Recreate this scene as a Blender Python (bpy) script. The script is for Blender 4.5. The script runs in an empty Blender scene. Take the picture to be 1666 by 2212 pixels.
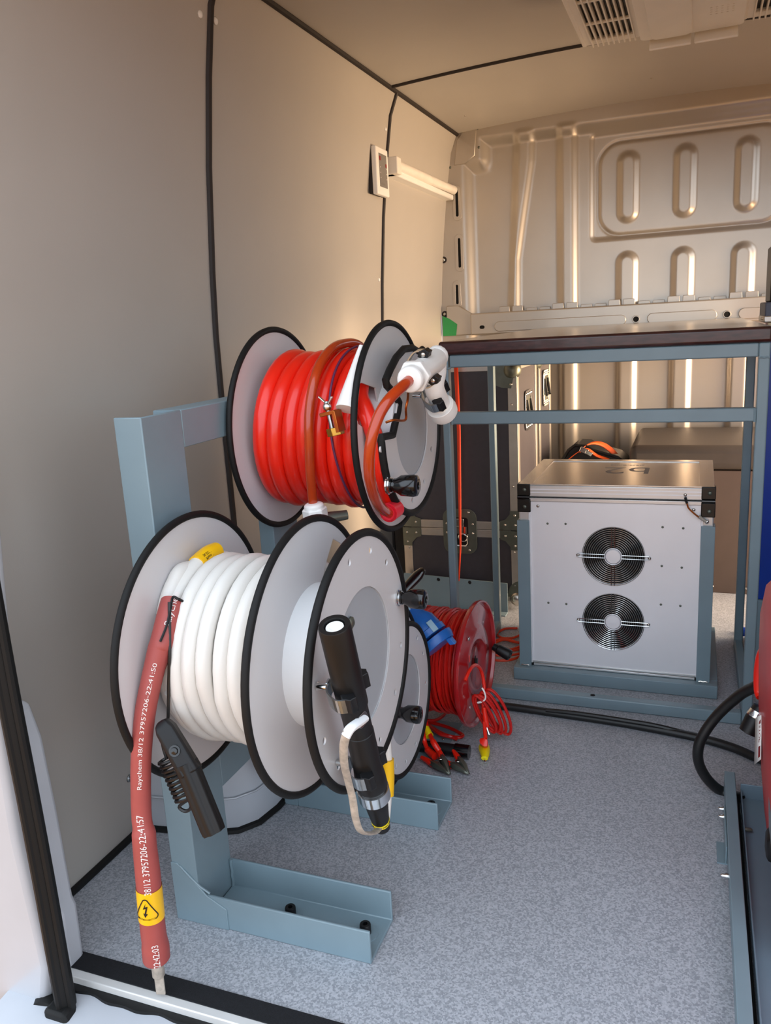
import bpy, bmesh, math, random
from mathutils import Vector as V, Matrix
random.seed(11)
SC = bpy.context.scene
COL = SC.collection
PI = math.pi

# ---------------------------------------------------------------- camera, light, exposure
cam_d = bpy.data.cameras.new('camera'); cam = bpy.data.objects.new('camera', cam_d); COL.objects.link(cam)
cam_d.sensor_fit = 'HORIZONTAL'; cam_d.sensor_width = 36.0; cam_d.lens = 1751.137 / 1666 * 36
cam_d.clip_start = .02; cam_d.clip_end = 200
yaw, pitch, roll = .373587572, -.226800851, -.0568732087
fw = V((-math.sin(yaw) * math.cos(pitch), math.cos(yaw) * math.cos(pitch), math.sin(pitch)))
rt0 = V((math.cos(yaw), math.sin(yaw), 0)); up0 = rt0.cross(fw)
rt = rt0 * math.cos(roll) + up0 * math.sin(roll); up = up0 * math.cos(roll) - rt0 * math.sin(roll)
cm = Matrix((rt, up, -fw)).transposed().to_4x4(); cm.translation = (0, 0, 1.1)
cam.matrix_world = cm
SC.camera = cam

world = bpy.data.worlds.new('world'); SC.world = world; world.use_nodes = True
bg = world.node_tree.nodes['Background']
bg.inputs['Color'].default_value = (.78, .88, 1.0, 1)
bg.inputs['Strength'].default_value = 1.9

def lamp(name, kind, loc, direction, energy, color, **kw):
    d = bpy.data.lights.new(name, kind); d.energy = energy; d.color = color
    for k, v in kw.items(): setattr(d, k, v)
    o = bpy.data.objects.new(name, d); COL.objects.link(o); o.location = loc
    o.rotation_euler = V(direction).to_track_quat('-Z', 'Y').to_euler()
    return o
# late sun over the yard, from behind and to the right of the van
lamp('sun', 'SUN', (3, -3, 6), (.35, -.55, -.60), 3.0, (1.0, .84, .64), angle=.02)
# daylight through the open sliding door on the right side
lamp('side_door_daylight', 'AREA', (.745, 3.33, .64), (-1, .0, -.03), 32, (1.0, .70, .43), shape='RECTANGLE', size=.9, size_y=1.22, spread=1.6)

SC.view_settings.view_transform = 'Standard'; SC.view_settings.look = 'None'
SC.view_settings.gamma = 1; SC.view_settings.use_curve_mapping = False
SC.view_settings.exposure = .42

# ---------------------------------------------------------------- materials
def lin(h):
    h = h.lstrip('#'); c = [int(h[i:i + 2], 16) / 255 for i in (0, 2, 4)]
    return [x / 12.92 if x <= .04045 else ((x + .055) / 1.055) ** 2.4 for x in c]

MATS = {}
def mat(name, col, rough=.5, metal=0., var=.05, vs=14, bump=0., bs=180, coat=0., stretch=None, spec=.5):
    m = bpy.data.materials.new(name); m.use_nodes = True; MATS[name] = m
    nt = m.node_tree; p = nt.nodes['Principled BSDF']; c = lin(col)
    p.inputs['Roughness'].default_value = rough; p.inputs['Metallic'].default_value = metal
    p.inputs['Coat Weight'].default_value = coat; p.inputs['Coat Roughness'].default_value = .08
    p.inputs['Specular IOR Level'].default_value = spec
    tc = nt.nodes.new('ShaderNodeTexCoord'); src = tc.outputs['Object']
    if stretch:
        mp = nt.nodes.new('ShaderNodeMapping'); mp.inputs['Scale'].default_value = stretch
        nt.links.new(src, mp.inputs['Vector']); src = mp.outputs['Vector']
    n = nt.nodes.new('ShaderNodeTexNoise'); n.inputs['Scale'].default_value = vs; n.inputs['Detail'].default_value = 3
    nt.links.new(src, n.inputs['Vector'])
    r = nt.nodes.new('ShaderNodeValToRGB'); r.color_ramp.elements[0].position = .3; r.color_ramp.elements[1].position = .7
    r.color_ramp.elements[0].color = [x * (1 - var) for x in c] + [1]
    r.color_ramp.elements[1].color = [min(1, x * (1 + var)) for x in c] + [1]
    nt.links.new(n.outputs['Fac'], r.inputs['Fac']); nt.links.new(r.outputs['Color'], p.inputs['Base Color'])
    if bump:
        b = nt.nodes.new('ShaderNodeTexNoise'); b.inputs['Scale'].default_value = bs
        nt.links.new(src, b.inputs['Vector'])
        bp = nt.nodes.new('ShaderNodeBump'); bp.inputs['Strength'].default_value = bump; bp.inputs['Distance'].default_value = .002
        nt.links.new(b.outputs['Fac'], bp.inputs['Height']); nt.links.new(bp.outputs['Normal'], p.inputs['Normal'])
    return m

mat('panel', 'b5afa7', .42, var=.02, vs=5, bump=.05, bs=400)
mat('shell', '3a3836', .8)
mat('rubber', '121212', .6, var=.15, bump=.1, spec=.3)
mat('rubber_brown', '241c19', .6, var=.1)
mat('bulkhead', 'bab1a5', .36, metal=.6, var=.03, vs=6, coat=.2)
mat('steel_paint', '7a8e97', .38, var=.05, vs=9, bump=.04, bs=300)
mat('reel_grey', 'cfcdce', .33, var=.02, vs=6)
mat('reel_shaded', 'a6aaaf', .4, var=.02)  # reel grey toned down: shade inside the bowls put into the colour
mat('reel_white', 'e9ecee', .4, var=.02)
mat('white_cable', 'dfdcd6', .38, var=.02)
mat('white_plastic', 'f2f0ec', .35, var=.02)
mat('white_paint', 'b8bbc1', .25, var=.02, coat=.3)
mat('hose_red', 'ea2412', .28, var=.05, coat=.2)
mat('hose_orange', 'b0380c', .2, var=.10, coat=.4, vs=30)
mat('sleeve_pink', 'ee2a3c', .35, var=.05)
mat('shrink_red', 'a24a45', .5, var=.06, vs=25, bump=.06)
mat('cord_red', 'c01a14', .3, var=.08, vs=30)
mat('reel_red', 'a81c20', .18, var=.04, coat=.6)
mat('purple', '5e2c50', .4)
mat('black', '111113', .42, var=.15, spec=.35)
mat('black_gloss', '0c0c0d', .18, var=.1, coat=.4)
mat('black_cable', '151515', .42, var=.2, vs=40)
mat('black_tube', '151414', .45, var=.15, vs=10, spec=.35)
mat('dark_void', '020202', .9)
mat('hinge', '0b0b0b', .3)
mat('chrome', 'd8dadb', .14, metal=1, var=.03)
mat('zinc', 'b4bcc0', .28, metal=1, var=.08, vs=40)
mat('bolt', 'c9c4bb', .25, metal=1, var=.05)
mat('alu', 'd8d8d8', .36, metal=.7, var=.03, vs=30, stretch=(1, 1, .1))
mat('alu_case', 'f0f0f4', .38, metal=.25, var=.02, vs=8)
mat('alu_edge', 'c6bfb6', .38, metal=.8, var=.05, vs=30)
mat('sill_alu', 'e2e2e0', .45, metal=.3, var=.04)
mat('alu_lid', 'd4cec6', .27, metal=.8, var=.02)
mat('galv', '6e7268', .4, metal=.7, var=.1, vs=40)
mat('copper', 'b2622d', .3, metal=.9, var=.15, vs=40)
mat('brass', 'b98a3a', .3, metal=.9, var=.15, vs=40)
mat('yellow', 'f2bb10', .35, var=.04)
mat('yellow_bright', 'f0dc10', .35, var=.04)
mat('ink', '0d0a08', .6)
mat('ink_white', 'e8dcd8', .6)
mat('ink_red', '8c0f16', .5)
mat('ink_grey', '84807c', .5)
mat('laminate', '3d3a40', .42, var=.06, vs=60, bump=.05, bs=600)
mat('vinyl', '3e3834', .55, var=.06, vs=30, bump=.08, bs=300)
mat('seat_board', '4c403b', .55, var=.05)
mat('strap_orange', 'e85a10', .55, var=.08, vs=60)
mat('strap_red', 'd83a12', .55, var=.06)
mat('blue_plastic', '1c5fae', .3, var=.06)
mat('blue_grey', '8fb0c4', .35)
mat('blue_case', '0e3a9c', .35, var=.05)
mat('machine_red', 'b8211f', .42, var=.04, coat=.05)
mat('tray_paint', '6b7e8b', .45, var=.05)
mat('green', '2f9a52', .5)
mat('ac_white', 'ece6dc', .42, var=.02)
mat('braid', 'b5aca0', .5, metal=.3, var=.2, vs=120)
mat('grey_screen', '7e7a76', .4)
mat('diffuser', 'efe8de', .35)
mat('tape_black', '0e0f14', .95, var=.5, vs=300, bump=.5, bs=900)
mat('grey_panel', '4d5160', .5)
mat('cream', 'cbb893', .5)
mat('ground', 'a2733f', .9, var=.15, vs=2)
mat('brown_edge', '3d1f1c', .28, var=.5, vs=14, stretch=(2, 8, 8), coat=.3)

def floor_mat():
    m = mat('floor_vinyl', '8b8f96', .42, var=.0)
    nt = m.node_tree; p = nt.nodes['Principled BSDF']
    tc = nt.nodes.new('ShaderNodeTexCoord')
    vo = nt.nodes.new('ShaderNodeTexVoronoi'); vo.inputs['Scale'].default_value = 330
    nz = nt.nodes.new('ShaderNodeTexNoise'); nz.inputs['Scale'].default_value = 210; nz.inputs['Detail'].default_value = 4
    nt.links.new(tc.outputs['Object'], vo.inputs['Vector']); nt.links.new(tc.outputs['Object'], nz.inputs['Vector'])
    r = nt.nodes.new('ShaderNodeValToRGB'); els = r.color_ramp.elements
    els[0].position = .28; els[0].color = lin('8e9299') + [1]; els[1].position = .72; els[1].color = lin('b6b9c0') + [1]
    e = els.new(.5); e.color = lin('a4a8af') + [1]
    mx = nt.nodes.new('ShaderNodeMix'); mx.data_type = 'FLOAT'; mx.inputs['Factor'].default_value = .62
    sp = nt.nodes.new('ShaderNodeSeparateColor'); nt.links.new(vo.outputs['Color'], sp.inputs['Color'])
    nt.links.new(nz.outputs['Fac'], mx.inputs['A']); nt.links.new(sp.outputs['Red'], mx.inputs['B'])
    nt.links.new(mx.outputs['Result'], r.inputs['Fac']); nt.links.new(r.outputs['Color'], p.inputs['Base Color'])
floor_mat()

# ---------------------------------------------------------------- mesh helpers
def frame(d):
    d = V(d).normalized(); a = V((0, 0, 1)) if abs(d.z) < .9 else V((1, 0, 0))
    u = a.cross(d).normalized(); return u, d.cross(u), d

def catmull(pts, n=8, closed=False):
    P = [V(p) for p in pts]; out = []; N = len(P)
    rng = range(N if closed else N - 1)
    for i in rng:
        if closed: a, b, c, d = P[i - 1], P[i], P[(i + 1) % N], P[(i + 2) % N]
        else: a, b, c, d = P[max(i - 1, 0)], P[i], P[i + 1], P[min(i + 2, N - 1)]
        for k in range(n):
            t = k / n
            out.append(.5 * ((2 * b) + (c - a) * t + (2 * a - 5 * b + 4 * c - d) * t * t + (3 * b - a - 3 * c + d) * t ** 3))
    if not closed: out.append(P[-1])
    return out

def c2mesh(loops, t=0., bev=0., text=None, size=1., align='CENTER', spacing=1.):
    """filled flat outline (with holes) or lettering -> verts, faces"""
    if text is None:
        cu = bpy.data.curves.new('tmp', 'CURVE'); cu.dimensions = '2D'; cu.fill_mode = 'BOTH'
        for lp in loops:
            s = cu.splines.new('POLY'); s.points.add(len(lp) - 1); s.use_cyclic_u = True
            for i, q in enumerate(lp): s.points[i].co = (q[0], q[1], 0, 1)
    else:
        cu = bpy.data.curves.new('tmp', 'FONT'); cu.body = text; cu.size = size; cu.align_x = align; cu.align_y = 'CENTER'
        cu.space_character = spacing; cu.resolution_u = 3; cu.fill_mode = 'BOTH'
    cu.extrude = t; cu.bevel_depth = bev
    o = bpy.data.objects.new('tmp', cu); me = bpy.data.meshes.new_from_object(o)
    vs = [v.co.copy() for v in me.vertices]; fs = [list(p.vertices) for p in me.polygons]
    bpy.data.objects.remove(o); bpy.data.curves.remove(cu); bpy.data.meshes.remove(me)
    return vs, fs

def on_x(x0): return lambda q: V((x0 + q[2], q[0], q[1]))       # (y, z) drawn on a plane facing +x
def on_y(y0): return lambda q: V((q[0], y0 - q[2], q[1]))       # (x, z) drawn on a plane facing -y
def on_z(z0): return lambda q: V((q[0], q[1], z0 + q[2]))
def on_zd(z0): return lambda q: V((q[0], q[1], z0 - q[2]))

def circle(cx, cy, r, n=32, a0=0, a1=2 * PI, full=True):
    m = n if full else n + 1
    return [(cx + r * math.cos(a0 + (a1 - a0) * i / n), cy + r * math.sin(a0 + (a1 - a0) * i / n)) for i in range(m)]

def pill(cx, cy, hw, hh, n=8):
    """rounded slot outline"""
    r = min(hw, hh); out = []
    for sx, sy, a in ((1, 1, 0), (-1, 1, PI / 2), (-1, -1, PI), (1, -1, 1.5 * PI)):
        for i in range(n + 1):
            t = a + PI / 2 * i / n
            out.append((cx + sx * (hw - r) + r * math.cos(t), cy + sy * (hh - r) + r * math.sin(t)))
    return out

def rrect(x0, y0, x1, y1, r, n=5):
    out = []
    for cx, cy, a in ((x1 - r, y1 - r, 0), (x0 + r, y1 - r, PI / 2), (x0 + r, y0 + r, PI), (x1 - r, y0 + r, 1.5 * PI)):
        for i in range(n + 1):
            t = a + PI / 2 * i / n; out.append((cx + r * math.cos(t), cy + r * math.sin(t)))
    return out

class MB:
    def __init__(s): s.v = []; s.f = []
    def add(s, vs, fs):
        o = len(s.v); s.v += [V(p) for p in vs]; s.f += [[i + o for i in f] for f in fs]; return s
    def box(s, a, b):
        (x0, y0, z0), (x1, y1, z1) = a, b
        return s.add([(x0, y0, z0), (x1, y0, z0), (x1, y1, z0), (x0, y1, z0), (x0, y0, z1), (x1, y0, z1), (x1, y1, z1), (x0, y1, z1)],
                     [(0, 3, 2, 1), (4, 5, 6, 7), (0, 1, 5, 4), (1, 2, 6, 5), (2, 3, 7, 6), (3, 0, 4, 7)])
    def obox(s, c, size, ax):
        u, v, w = [V(a) for a in ax]; c = V(c); sx, sy, sz = [k / 2 for k in size]
        P = [c + u * i * sx + v * j * sy + w * k * sz for k in (-1, 1) for i, j in ((-1, -1), (1, -1), (1, 1), (-1, 1))]
        return s.add(P, [(0, 3, 2, 1), (4, 5, 6, 7), (0, 1, 5, 4), (1, 2, 6, 5), (2, 3, 7, 6), (3, 0, 4, 7)])
    def bar(s, p, q, w, h, up=(0, 0, 1)):
        p, q = V(p), V(q); d = (q - p); L = d.length; d.normalize(); u = d.cross(V(up)).normalized(); v = u.cross(d)
        return s.obox((p + q) / 2, (L, w, h), (d, u, v))
    def tube(s, path, r, n=10, closed=False, caps=True, flat=None):
        P = [V(p) for p in path]; N = len(P); R = r if isinstance(r, (list, tuple)) else [r] * N
        T = [(P[(i + 1) % N] - P[i - 1]) if closed or 0 < i < N - 1 else (P[min(i + 1, N - 1)] - P[max(i - 1, 0)]) for i in range(N)]
        T = [t.normalized() for t in T]; u = frame(T[0])[0]; vs = []; U = []
        for i in range(N):
            u = (u - T[i] * u.dot(T[i])).normalized(); U.append(u.copy())
        for i in range(N):
            w = T[i].cross(U[i])
            for k in range(n):
                a = 2 * PI * k / n; fl = flat or 1
                vs.append(P[i] + (U[i] * math.cos(a) + w * math.sin(a) * fl) * R[i])
        fs = []
        for i in range(N if closed else N - 1):
            j = (i + 1) % N
            for k in range(n): fs.append((i * n + k, i * n + (k + 1) % n, j * n + (k + 1) % n, j * n + k))
        if caps and not closed: fs += [tuple(range(n - 1, -1, -1)), tuple(range((N - 1) * n, N * n))]
        return s.add(vs, fs)
    def lathe(s, prof, o, axis, n=32, closed=False):
        """prof: (distance along axis, radius)"""
        u, v, d = frame(axis); o = V(o); vs = []; fs = []; m = len(prof)
        for t, r in prof:
            for k in range(n):
                a = 2 * PI * k / n; vs.append(o + d * t + (u * math.cos(a) + v * math.sin(a)) * max(r, 1e-5))
        for i in range(m if closed else m - 1):
            j = (i + 1) % m
            for k in range(n): fs.append((i * n + k, i * n + (k + 1) % n, j * n + (k + 1) % n, j * n + k))
        if not closed:
            if prof[0][1] > 1e-4: fs.append(tuple(range(n - 1, -1, -1)))
            if prof[-1][1] > 1e-4: fs.append(tuple(range((m - 1) * n, m * n)))
        return s.add(vs, fs)
    def ring(s, c, axis, R, r, n=48, m=8):
        u, v, d = frame(axis); c = V(c)
        return s.tube([c + (u * math.cos(2 * PI * i / n) + v * math.sin(2 * PI * i / n)) * R for i in range(n)], r, m, closed=True)
    def sph(s, c, r, n=14, axis=(0, 0, 1)):
        return s.lathe([(-r * math.cos(PI * i / 8), r * math.sin(PI * i / 8)) for i in range(9)], c, axis, n)
    def flat(s, loops, mp, t=.0015, bev=0.):
        vs, fs = c2mesh(loops, t, bev); return s.add([mp(q) for q in vs], fs)
    def text(s, body, size, fn, t=.0003, align='CENTER', spacing=1.):
        vs, fs = c2mesh(None, t, 0, body, size, align, spacing); return s.add([fn(q) for q in vs], fs)
    def prism(s, poly, mp, t):
        n = len(poly); vs = [mp((p[0], p[1], 0)) for p in poly] + [mp((p[0], p[1], t)) for p in poly]
        return s.add(vs, [tuple(range(n - 1, -1, -1)), tuple(range(n, 2 * n))] + [(i, (i + 1) % n, n + (i + 1) % n, n + i) for i in range(n)])

WLOC = {}
def wl(o): return WLOC.get(o.name, V((0, 0, 0))) if o else V((0, 0, 0))

def obj(name, mb, m, parent=None, bevel=0., smooth=38, seg=2, recalc=True):
    c = V((0, 0, 0))
    if mb.v:
        lo = V([min(p[i] for p in mb.v) for i in range(3)]); hi = V([max(p[i] for p in mb.v) for i in range(3)]); c = (lo + hi) / 2
        if parent is None: c.z = lo.z
    me = bpy.data.meshes.new(name); me.from_pydata([p - c for p in mb.v], [], mb.f)
    if recalc:
        b = bmesh.new(); b.from_mesh(me); bmesh.ops.recalc_face_normals(b, faces=b.faces); b.to_mesh(me); b.free()
    me.materials.append(MATS[m])
    if smooth:
        me.polygons.foreach_set('use_smooth', [True] * len(me.polygons)); me.set_sharp_from_angle(angle=math.radians(smooth))
    o = bpy.data.objects.new(name, me); COL.objects.link(o)
    if parent: o.parent = parent
    o.location = c - wl(parent); WLOC[o.name] = c
    if bevel:
        bm = o.modifiers.new('bevel', 'BEVEL'); bm.width = bevel; bm.segments = seg; bm.limit_method = 'ANGLE'; bm.angle_limit = math.radians(40)
        bm.harden_normals = False
    return o

def empty(name, loc, parent=None):
    o = bpy.data.objects.new(name, None); COL.objects.link(o); o.empty_display_size = .05
    if parent: o.parent = parent
    o.location = V(loc) - wl(parent); WLOC[o.name] = V(loc); return o
def tag(o, label, cat, group=None):
    o['label'] = label; o['category'] = cat
    if group: o['group'] = group
    return o
def thing(name, loc, label, cat, group=None): return tag(empty(name, loc), label, cat, group)
def struct(o): o['kind'] = 'structure'; return o

def rivet_mesh(r, h, m):
    mb = MB(); mb.lathe([(0, r), (h * .5, r * .9), (h, r * .4), (h, 0)], (0, 0, 0), (0, 0, 1), 8)
    me = bpy.data.meshes.new('rivet'); me.from_pydata(mb.v, [], mb.f); me.materials.append(MATS[m])
    me.polygons.foreach_set('use_smooth', [True] * len(me.polygons)); return me
RM = {}
def rivet(parent, p, nrm, r=.004, m='bolt', name='rivet'):
    k = (round(r, 5), m)
    if k not in RM: RM[k] = rivet_mesh(r, r * .55, m)
    o = bpy.data.objects.new(name, RM[k]); COL.objects.link(o); o.parent = parent
    o.location = V(p) - wl(parent); o.rotation_euler = V(nrm).to_track_quat('Z', 'Y').to_euler(); return o
def lerp(tab, z):
    if z <= tab[0][0]: return tab[0][1]
    for (a, x), (b, y) in zip(tab, tab[1:]):
        if z <= b: return x + (y - x) * (z - a) / (b - a)
    return tab[-1][1]
def ss(a, b, t):
    t = min(1, max(0, (t - a) / (b - a))); return t * t * (3 - 2 * t)

# ================================================================ SETTING
WX = [(0, -1.172), (.9, -1.172), (1.1, -1.170), (1.25, -1.162), (1.5, -1.142), (1.7, -1.118), (1.85, -1.094), (1.925, -1.064)]
def wallx(z): return lerp(WX, z)
CX = -.22
def ceilz(x): return 1.93 + .03 * (1 - min(1, ((x - CX) / .842) ** 2))
BY = 3.9                                                          # bulkhead plane
WZ = [0, .3, .6, .9, 1.0, 1.1, 1.18, 1.25, 1.33, 1.42, 1.5, 1.6, 1.7, 1.78, 1.85, 1.9, 1.925]

def sheet(rows, off):
    """thick sheet from a grid of points and an offset vector"""
    mb = MB(); n = len(rows[0]); vs = [p for r in rows for p in r]; k = len(vs)
    vs = vs + [V(p) + V(off) for p in vs]; fs = []
    R = len(rows)
    for i in range(R - 1):
        for j in range(n - 1):
            a = i * n + j; fs += [(a, a + 1, a + n + 1, a + n), (k + a, k + a + n, k + a + n + 1, k + a + 1)]
    for i in range(R - 1):
        for j in (0, n - 1): a = i * n + j; fs.append((a, a + n, k + a + n, k + a))
    for j in range(n - 1):
        for i in (0, R - 1): a = i * n + j; fs.append((a, a + 1, k + a + 1, k + a))
    return mb.add(vs, fs)

# floor
fl = struct(obj('floor', MB().box((-1.19, .955, -.03), (.75, 3.95, 0)), 'floor_vinyl'))
obj('edge_bead', MB().tube([(-1.168, 1.0, .004), (-1.168, 3.88, .004)], .009, 8), 'rubber', fl)

# left wall: backing shell with three trim panels, rubber beads and screws
wlft = struct(obj('wall_left', sheet([[(wallx(z) - .012, y, z) for z in WZ] for y in (.97, 3.92)], (-.03, 0, 0)), 'shell'))
for y0, y1 in ((.975, 1.842), (1.858, 3.053), (3.067, 3.885)):
    obj('panel', sheet([[(wallx(z), y0 + (y1 - y0) * k / 4, z) for z in WZ] for k in range(5)], (-.005, 0, 0)), 'panel', wlft, smooth=60)
obj('seam_bead', MB().tube([(wallx(z) + .001, 1.85, z) for z in WZ], .0095, 8), 'rubber_brown', wlft)
obj('seam_bead', MB().tube([(wallx(z) + .001, 3.06, z) for z in WZ], .0085, 8), 'rubber_brown', wlft)
for p in ((1.81, 1.82), (1.875, 1.825)): rivet(wlft, (wallx(p[1]), p[0], p[1]), (1, 0, -.1), .0095, 'white_plastic', 'screw')
for p in ((3.03, 1.80), (3.03, 1.27)): rivet(wlft, (wallx(p[1]), p[0], p[1]), (1, 0, 0), .008, 'white_plastic', 'screw')
rivet(wlft, (-1.171, 1.315, .138), (1, 0, 0), .009, 'zinc', 'screw')

# ceiling: two panels
cxs = [-1.064 + (1.064 + .624) * i / 16 for i in range(17)]
ce = struct(obj('ceiling', sheet([[(x, y, ceilz(x) + .012) for x in cxs] for y in (.9, 3.92)], (0, 0, .03)), 'shell'))
for y0, y1 in ((.9, 2.985), (3.0, 3.9)):
    obj('panel', sheet([[(x, y, ceilz(x)) for x in cxs] for y in (y0, y1)], (0, 0, .005)), 'panel', ce, smooth=60)
obj('seam_bead', MB().tube([(x, 2.9925, ceilz(x) - .001) for x in cxs], .0075, 8), 'rubber_brown', ce)
obj('seam_bead', MB().tube([(-1.063, .9, 1.928), (-1.063, 3.89, 1.928)], .0095, 8), 'rubber_brown', ce)
for x, y in ((-.75, 2.2), (-.2, 3.55), (-.95, 3.6)): rivet(ce, (x, y, ceilz(x)), (0, 0, -1), .005, 'bolt', 'screw')

# bulkhead: pressed steel sheet
def sdr(x, z, cx, cz, hw, hh, r):
    qx = abs(x - cx) - hw + r; qz = abs(z - cz) - hh + r
    return min(max(qx, qz), 0) + math.hypot(max(qx, 0), max(qz, 0)) - r
R1L = [(1.15, -.833), (1.93, -.789)]
R1R = [(1.13, -.80), (1.36, -.796), (1.54, -.767), (1.775, -.727), (1.93, -.719)]
PU = (-.309, -.077, .163, .40)
def press(x, z):
    h = 0.
    m = max(ss(-.985, -1.05, x) if False else 1 - ss(-1.05, -.985, x), ss(1.855, 1.905, z), (1 - ss(-.965, -.905, x)) * ss(1.745, 1.815, z))
    h += .028 * m
    xl, xr = lerp(R1L, z), lerp(R1R, z)
    h += .016 * ss(xl - .018, xl + .018, x) * (1 - ss(xr - .019, xr + .019, x)) * (1 - ss(1.87, 1.92, z))
    h += .016 * ss(-.620, -.585, x) * (1 - ss(-.554, -.518, x)) * (1 - ss(1.87, 1.92, z))
    d = sdr(x, z, -.03, 1.635, .445, .23, .03); h -= .012 * (1 - ss(-.022, 0, d))
    d = sdr(x, z, -.06, 1.622, .375, .193, .095); h += .005 * (1 - ss(-.004, .004, d)) - .0055 * math.exp(-(d / .006) ** 2)
    for c in PU:
        d = sdr(x, z, c, 1.624, .05, .152, .05); h += .017 * (1 - ss(-.03, 0, d))
        d = sdr(x, z, c, .66, .052, .70, .052); h += .017 * (1 - ss(-.03, 0, d))
    return h
NX, NZ = 330, 340
bx = [-1.168 + 1.90 * i / NX for i in range(NX + 1)]; bz = [1.962 * j / NZ for j in range(NZ + 1)]
mb = MB(); mb.v = [V((x, BY - press(x, z), z)) for z in bz for x in bx]
mb.f = [(j * (NX + 1) + i, j * (NX + 1) + i + 1, (j + 1) * (NX + 1) + i + 1, (j + 1) * (NX + 1) + i) for j in range(NZ) for i in range(NX)]
bh = struct(obj('wall_back', mb, 'bulkhead', smooth=80, recalc=False))
for (x, z0, z1) in ((-1.073, 1.571, 1.694), (-1.069, 1.342, 1.477), (-1.087, 1.175, 1.267)):
    rim = obj('slot_rim', MB().flat([pill(x, (z0 + z1) / 2, .018, (z1 - z0) / 2 + .016), pill(x, (z0 + z1) / 2, .0075, (z1 - z0) / 2)], on_y(BY - .029), .0012, .001), 'bulkhead', bh)
    obj('slot', MB().flat([pill(x, (z0 + z1) / 2, .0075, (z1 - z0) / 2)], on_y(BY - .0285), .0006), 'dark_void', rim)
for x, z in ((-1.133, 1.663), (-1.148, 1.384), (-1.152, 1.133)):
    w = obj('screw_washer', MB().lathe([(0, .016), (.003, .015), (.003, .006)], (x, BY - .027, z), (0, -1, 0), 16), 'rubber_brown', bh)
    rivet(w, (x, BY - .03, z), (0, -1, 0), .009, 'bolt', 'screw')
for x, z in ((-.965, 1.94), (-.962, 1.86), (-1.10, 1.79)): rivet(bh, (x, BY - .028, z), (0, -1, 0), .006, 'galv', 'screw')
obj('corner_pad', MB().flat([[(-1.075, 1.80), (-1.03, 1.80), (-.985, 1.83), (-.975, 1.93), (-1.02, 1.945), (-1.06, 1.90)]], on_y(BY - .0275), .002, .004), 'bulkhead', bh)
# cross beam with stamped pads, holes and welded tabs
beam = obj('beam', MB().box((-1.02, 3.845, 1.028), (.73, 3.89, 1.128)), 'bulkhead', bh, bevel=.006, seg=3)
for x0, x1 in ((-.90, -.31), (-.215, .065), (.155, .60)):
    obj('stamped_pad', MB().flat([pill((x0 + x1) / 2, 1.062, (x1 - x0) / 2, .02)], on_y(3.8445), .0015, .003), 'bulkhead', beam)
for x in (-.265, .107): 
    obj('hole_rim', MB().lathe([(0, .017), (.003, .0155), (.003, .0125), (0, .0125)], (x, 3.845, 1.062), (0, -1, 0), 20), 'bulkhead', beam)
    obj('hole', MB().lathe([(.0005, .0125), (.001, 0)], (x, 3.8448, 1.062), (0, -1, 0), 20), 'dark_void', beam)
obj('hole', MB().flat([pill(-.963, 1.063, .012, .008)], on_y(3.8445), .0005), 'dark_void', beam)
x = -.86
while x < .7:
    hi = any(abs(x - c) < .075 for c in (-.81, -.567, -.311, -.077, .162, .4))
    obj('tab', MB().prism([(x - .026, 1.12), (x + .026, 1.12), (x + .024, 1.152 if hi else 1.14), (x - .024, 1.152 if hi else 1.14)], on_y(3.872 if hi else 3.888), .004), 'bulkhead', beam, bevel=.0015)
    x += .0625
obj('gusset', MB().prism([(-1.14, 1.03), (-1.0, 1.03), (-1.0, 1.12), (-1.08, 1.17), (-1.14, 1.17)], on_y(BY - .028), .014), 'bulkhead', bh, bevel=.004)
obj('sticker', MB().prism([(-1.160, 1.125), (-1.125, 1.110), (-1.088, 1.083), (-1.095, 1.03), (-1.160, 1.03)], on_y(BY - .043), .0006), 'green', bh)

# right wall with the open sliding door behind the work bench
def RX(z): return 2 * CX - wallx(z)
wr = struct(obj('wall_right', sheet([[(RX(z), y, z) for z in WZ] for y in (.97, 2.82)], (.03, 0, 0)), 'panel', smooth=60))
obj('panel', sheet([[(RX(z), y, z) for z in WZ] for y in (3.80, 3.92)], (.03, 0, 0)), 'panel', wr, smooth=60)
obj('panel', sheet([[(RX(z), y, z) for z in (1.8, 1.85, 1.9, 1.925)] for y in (2.82, 3.80)], (.03, 0, 0)), 'panel', wr, smooth=60)

# ground outside
g = struct(obj('ground', MB().box((-40, -40, -.62), (40, 40, -.58)), 'ground'))

# rear doorway on the left: painted pillar, weather seal, threshold
dr = struct(empty('door_1', (-1.05, .93, 0)))
pp = [(-1.098, 0.97, 0.514), (-1.056, 0.97, 0.505), (-1.04, 0.97, 0.443), (-1.033, 0.97, 0.305), (-1.029, 0.97, 0.128), (-1.023, 0.97, 0.114), (-1.026, 0.97, 0.003)]
inner = [(p[0], p[2]) for p in pp] + [(-1.02, -.06), (-1.25, -.06), (-1.25, .52)]
pil = obj('pillar', MB().prism(inner, on_y(.975), .045), 'white_paint', dr, bevel=.01, seg=3)
obj('hole', MB().prism([(x * .0042 - 1.063, z * .009 + .405) for x, z in ((0, 1), (1, .4), (1, -.4), (0, -1), (-1, -.4), (-1, .4))], on_y(.9300), .001), 'dark_void', pil)
for px, pz in ((-1.048, 0.93, 0.375)[0::2], (-1.041, 0.93, 0.142)[0::2]):
    obj('slot', MB().prism([(px - .012, pz - .012), (px + .004, pz - .006), (px + .006, pz + .008), (px - .012, pz + .002)], on_y(.9300), .001), 'dark_void', pil)
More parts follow.
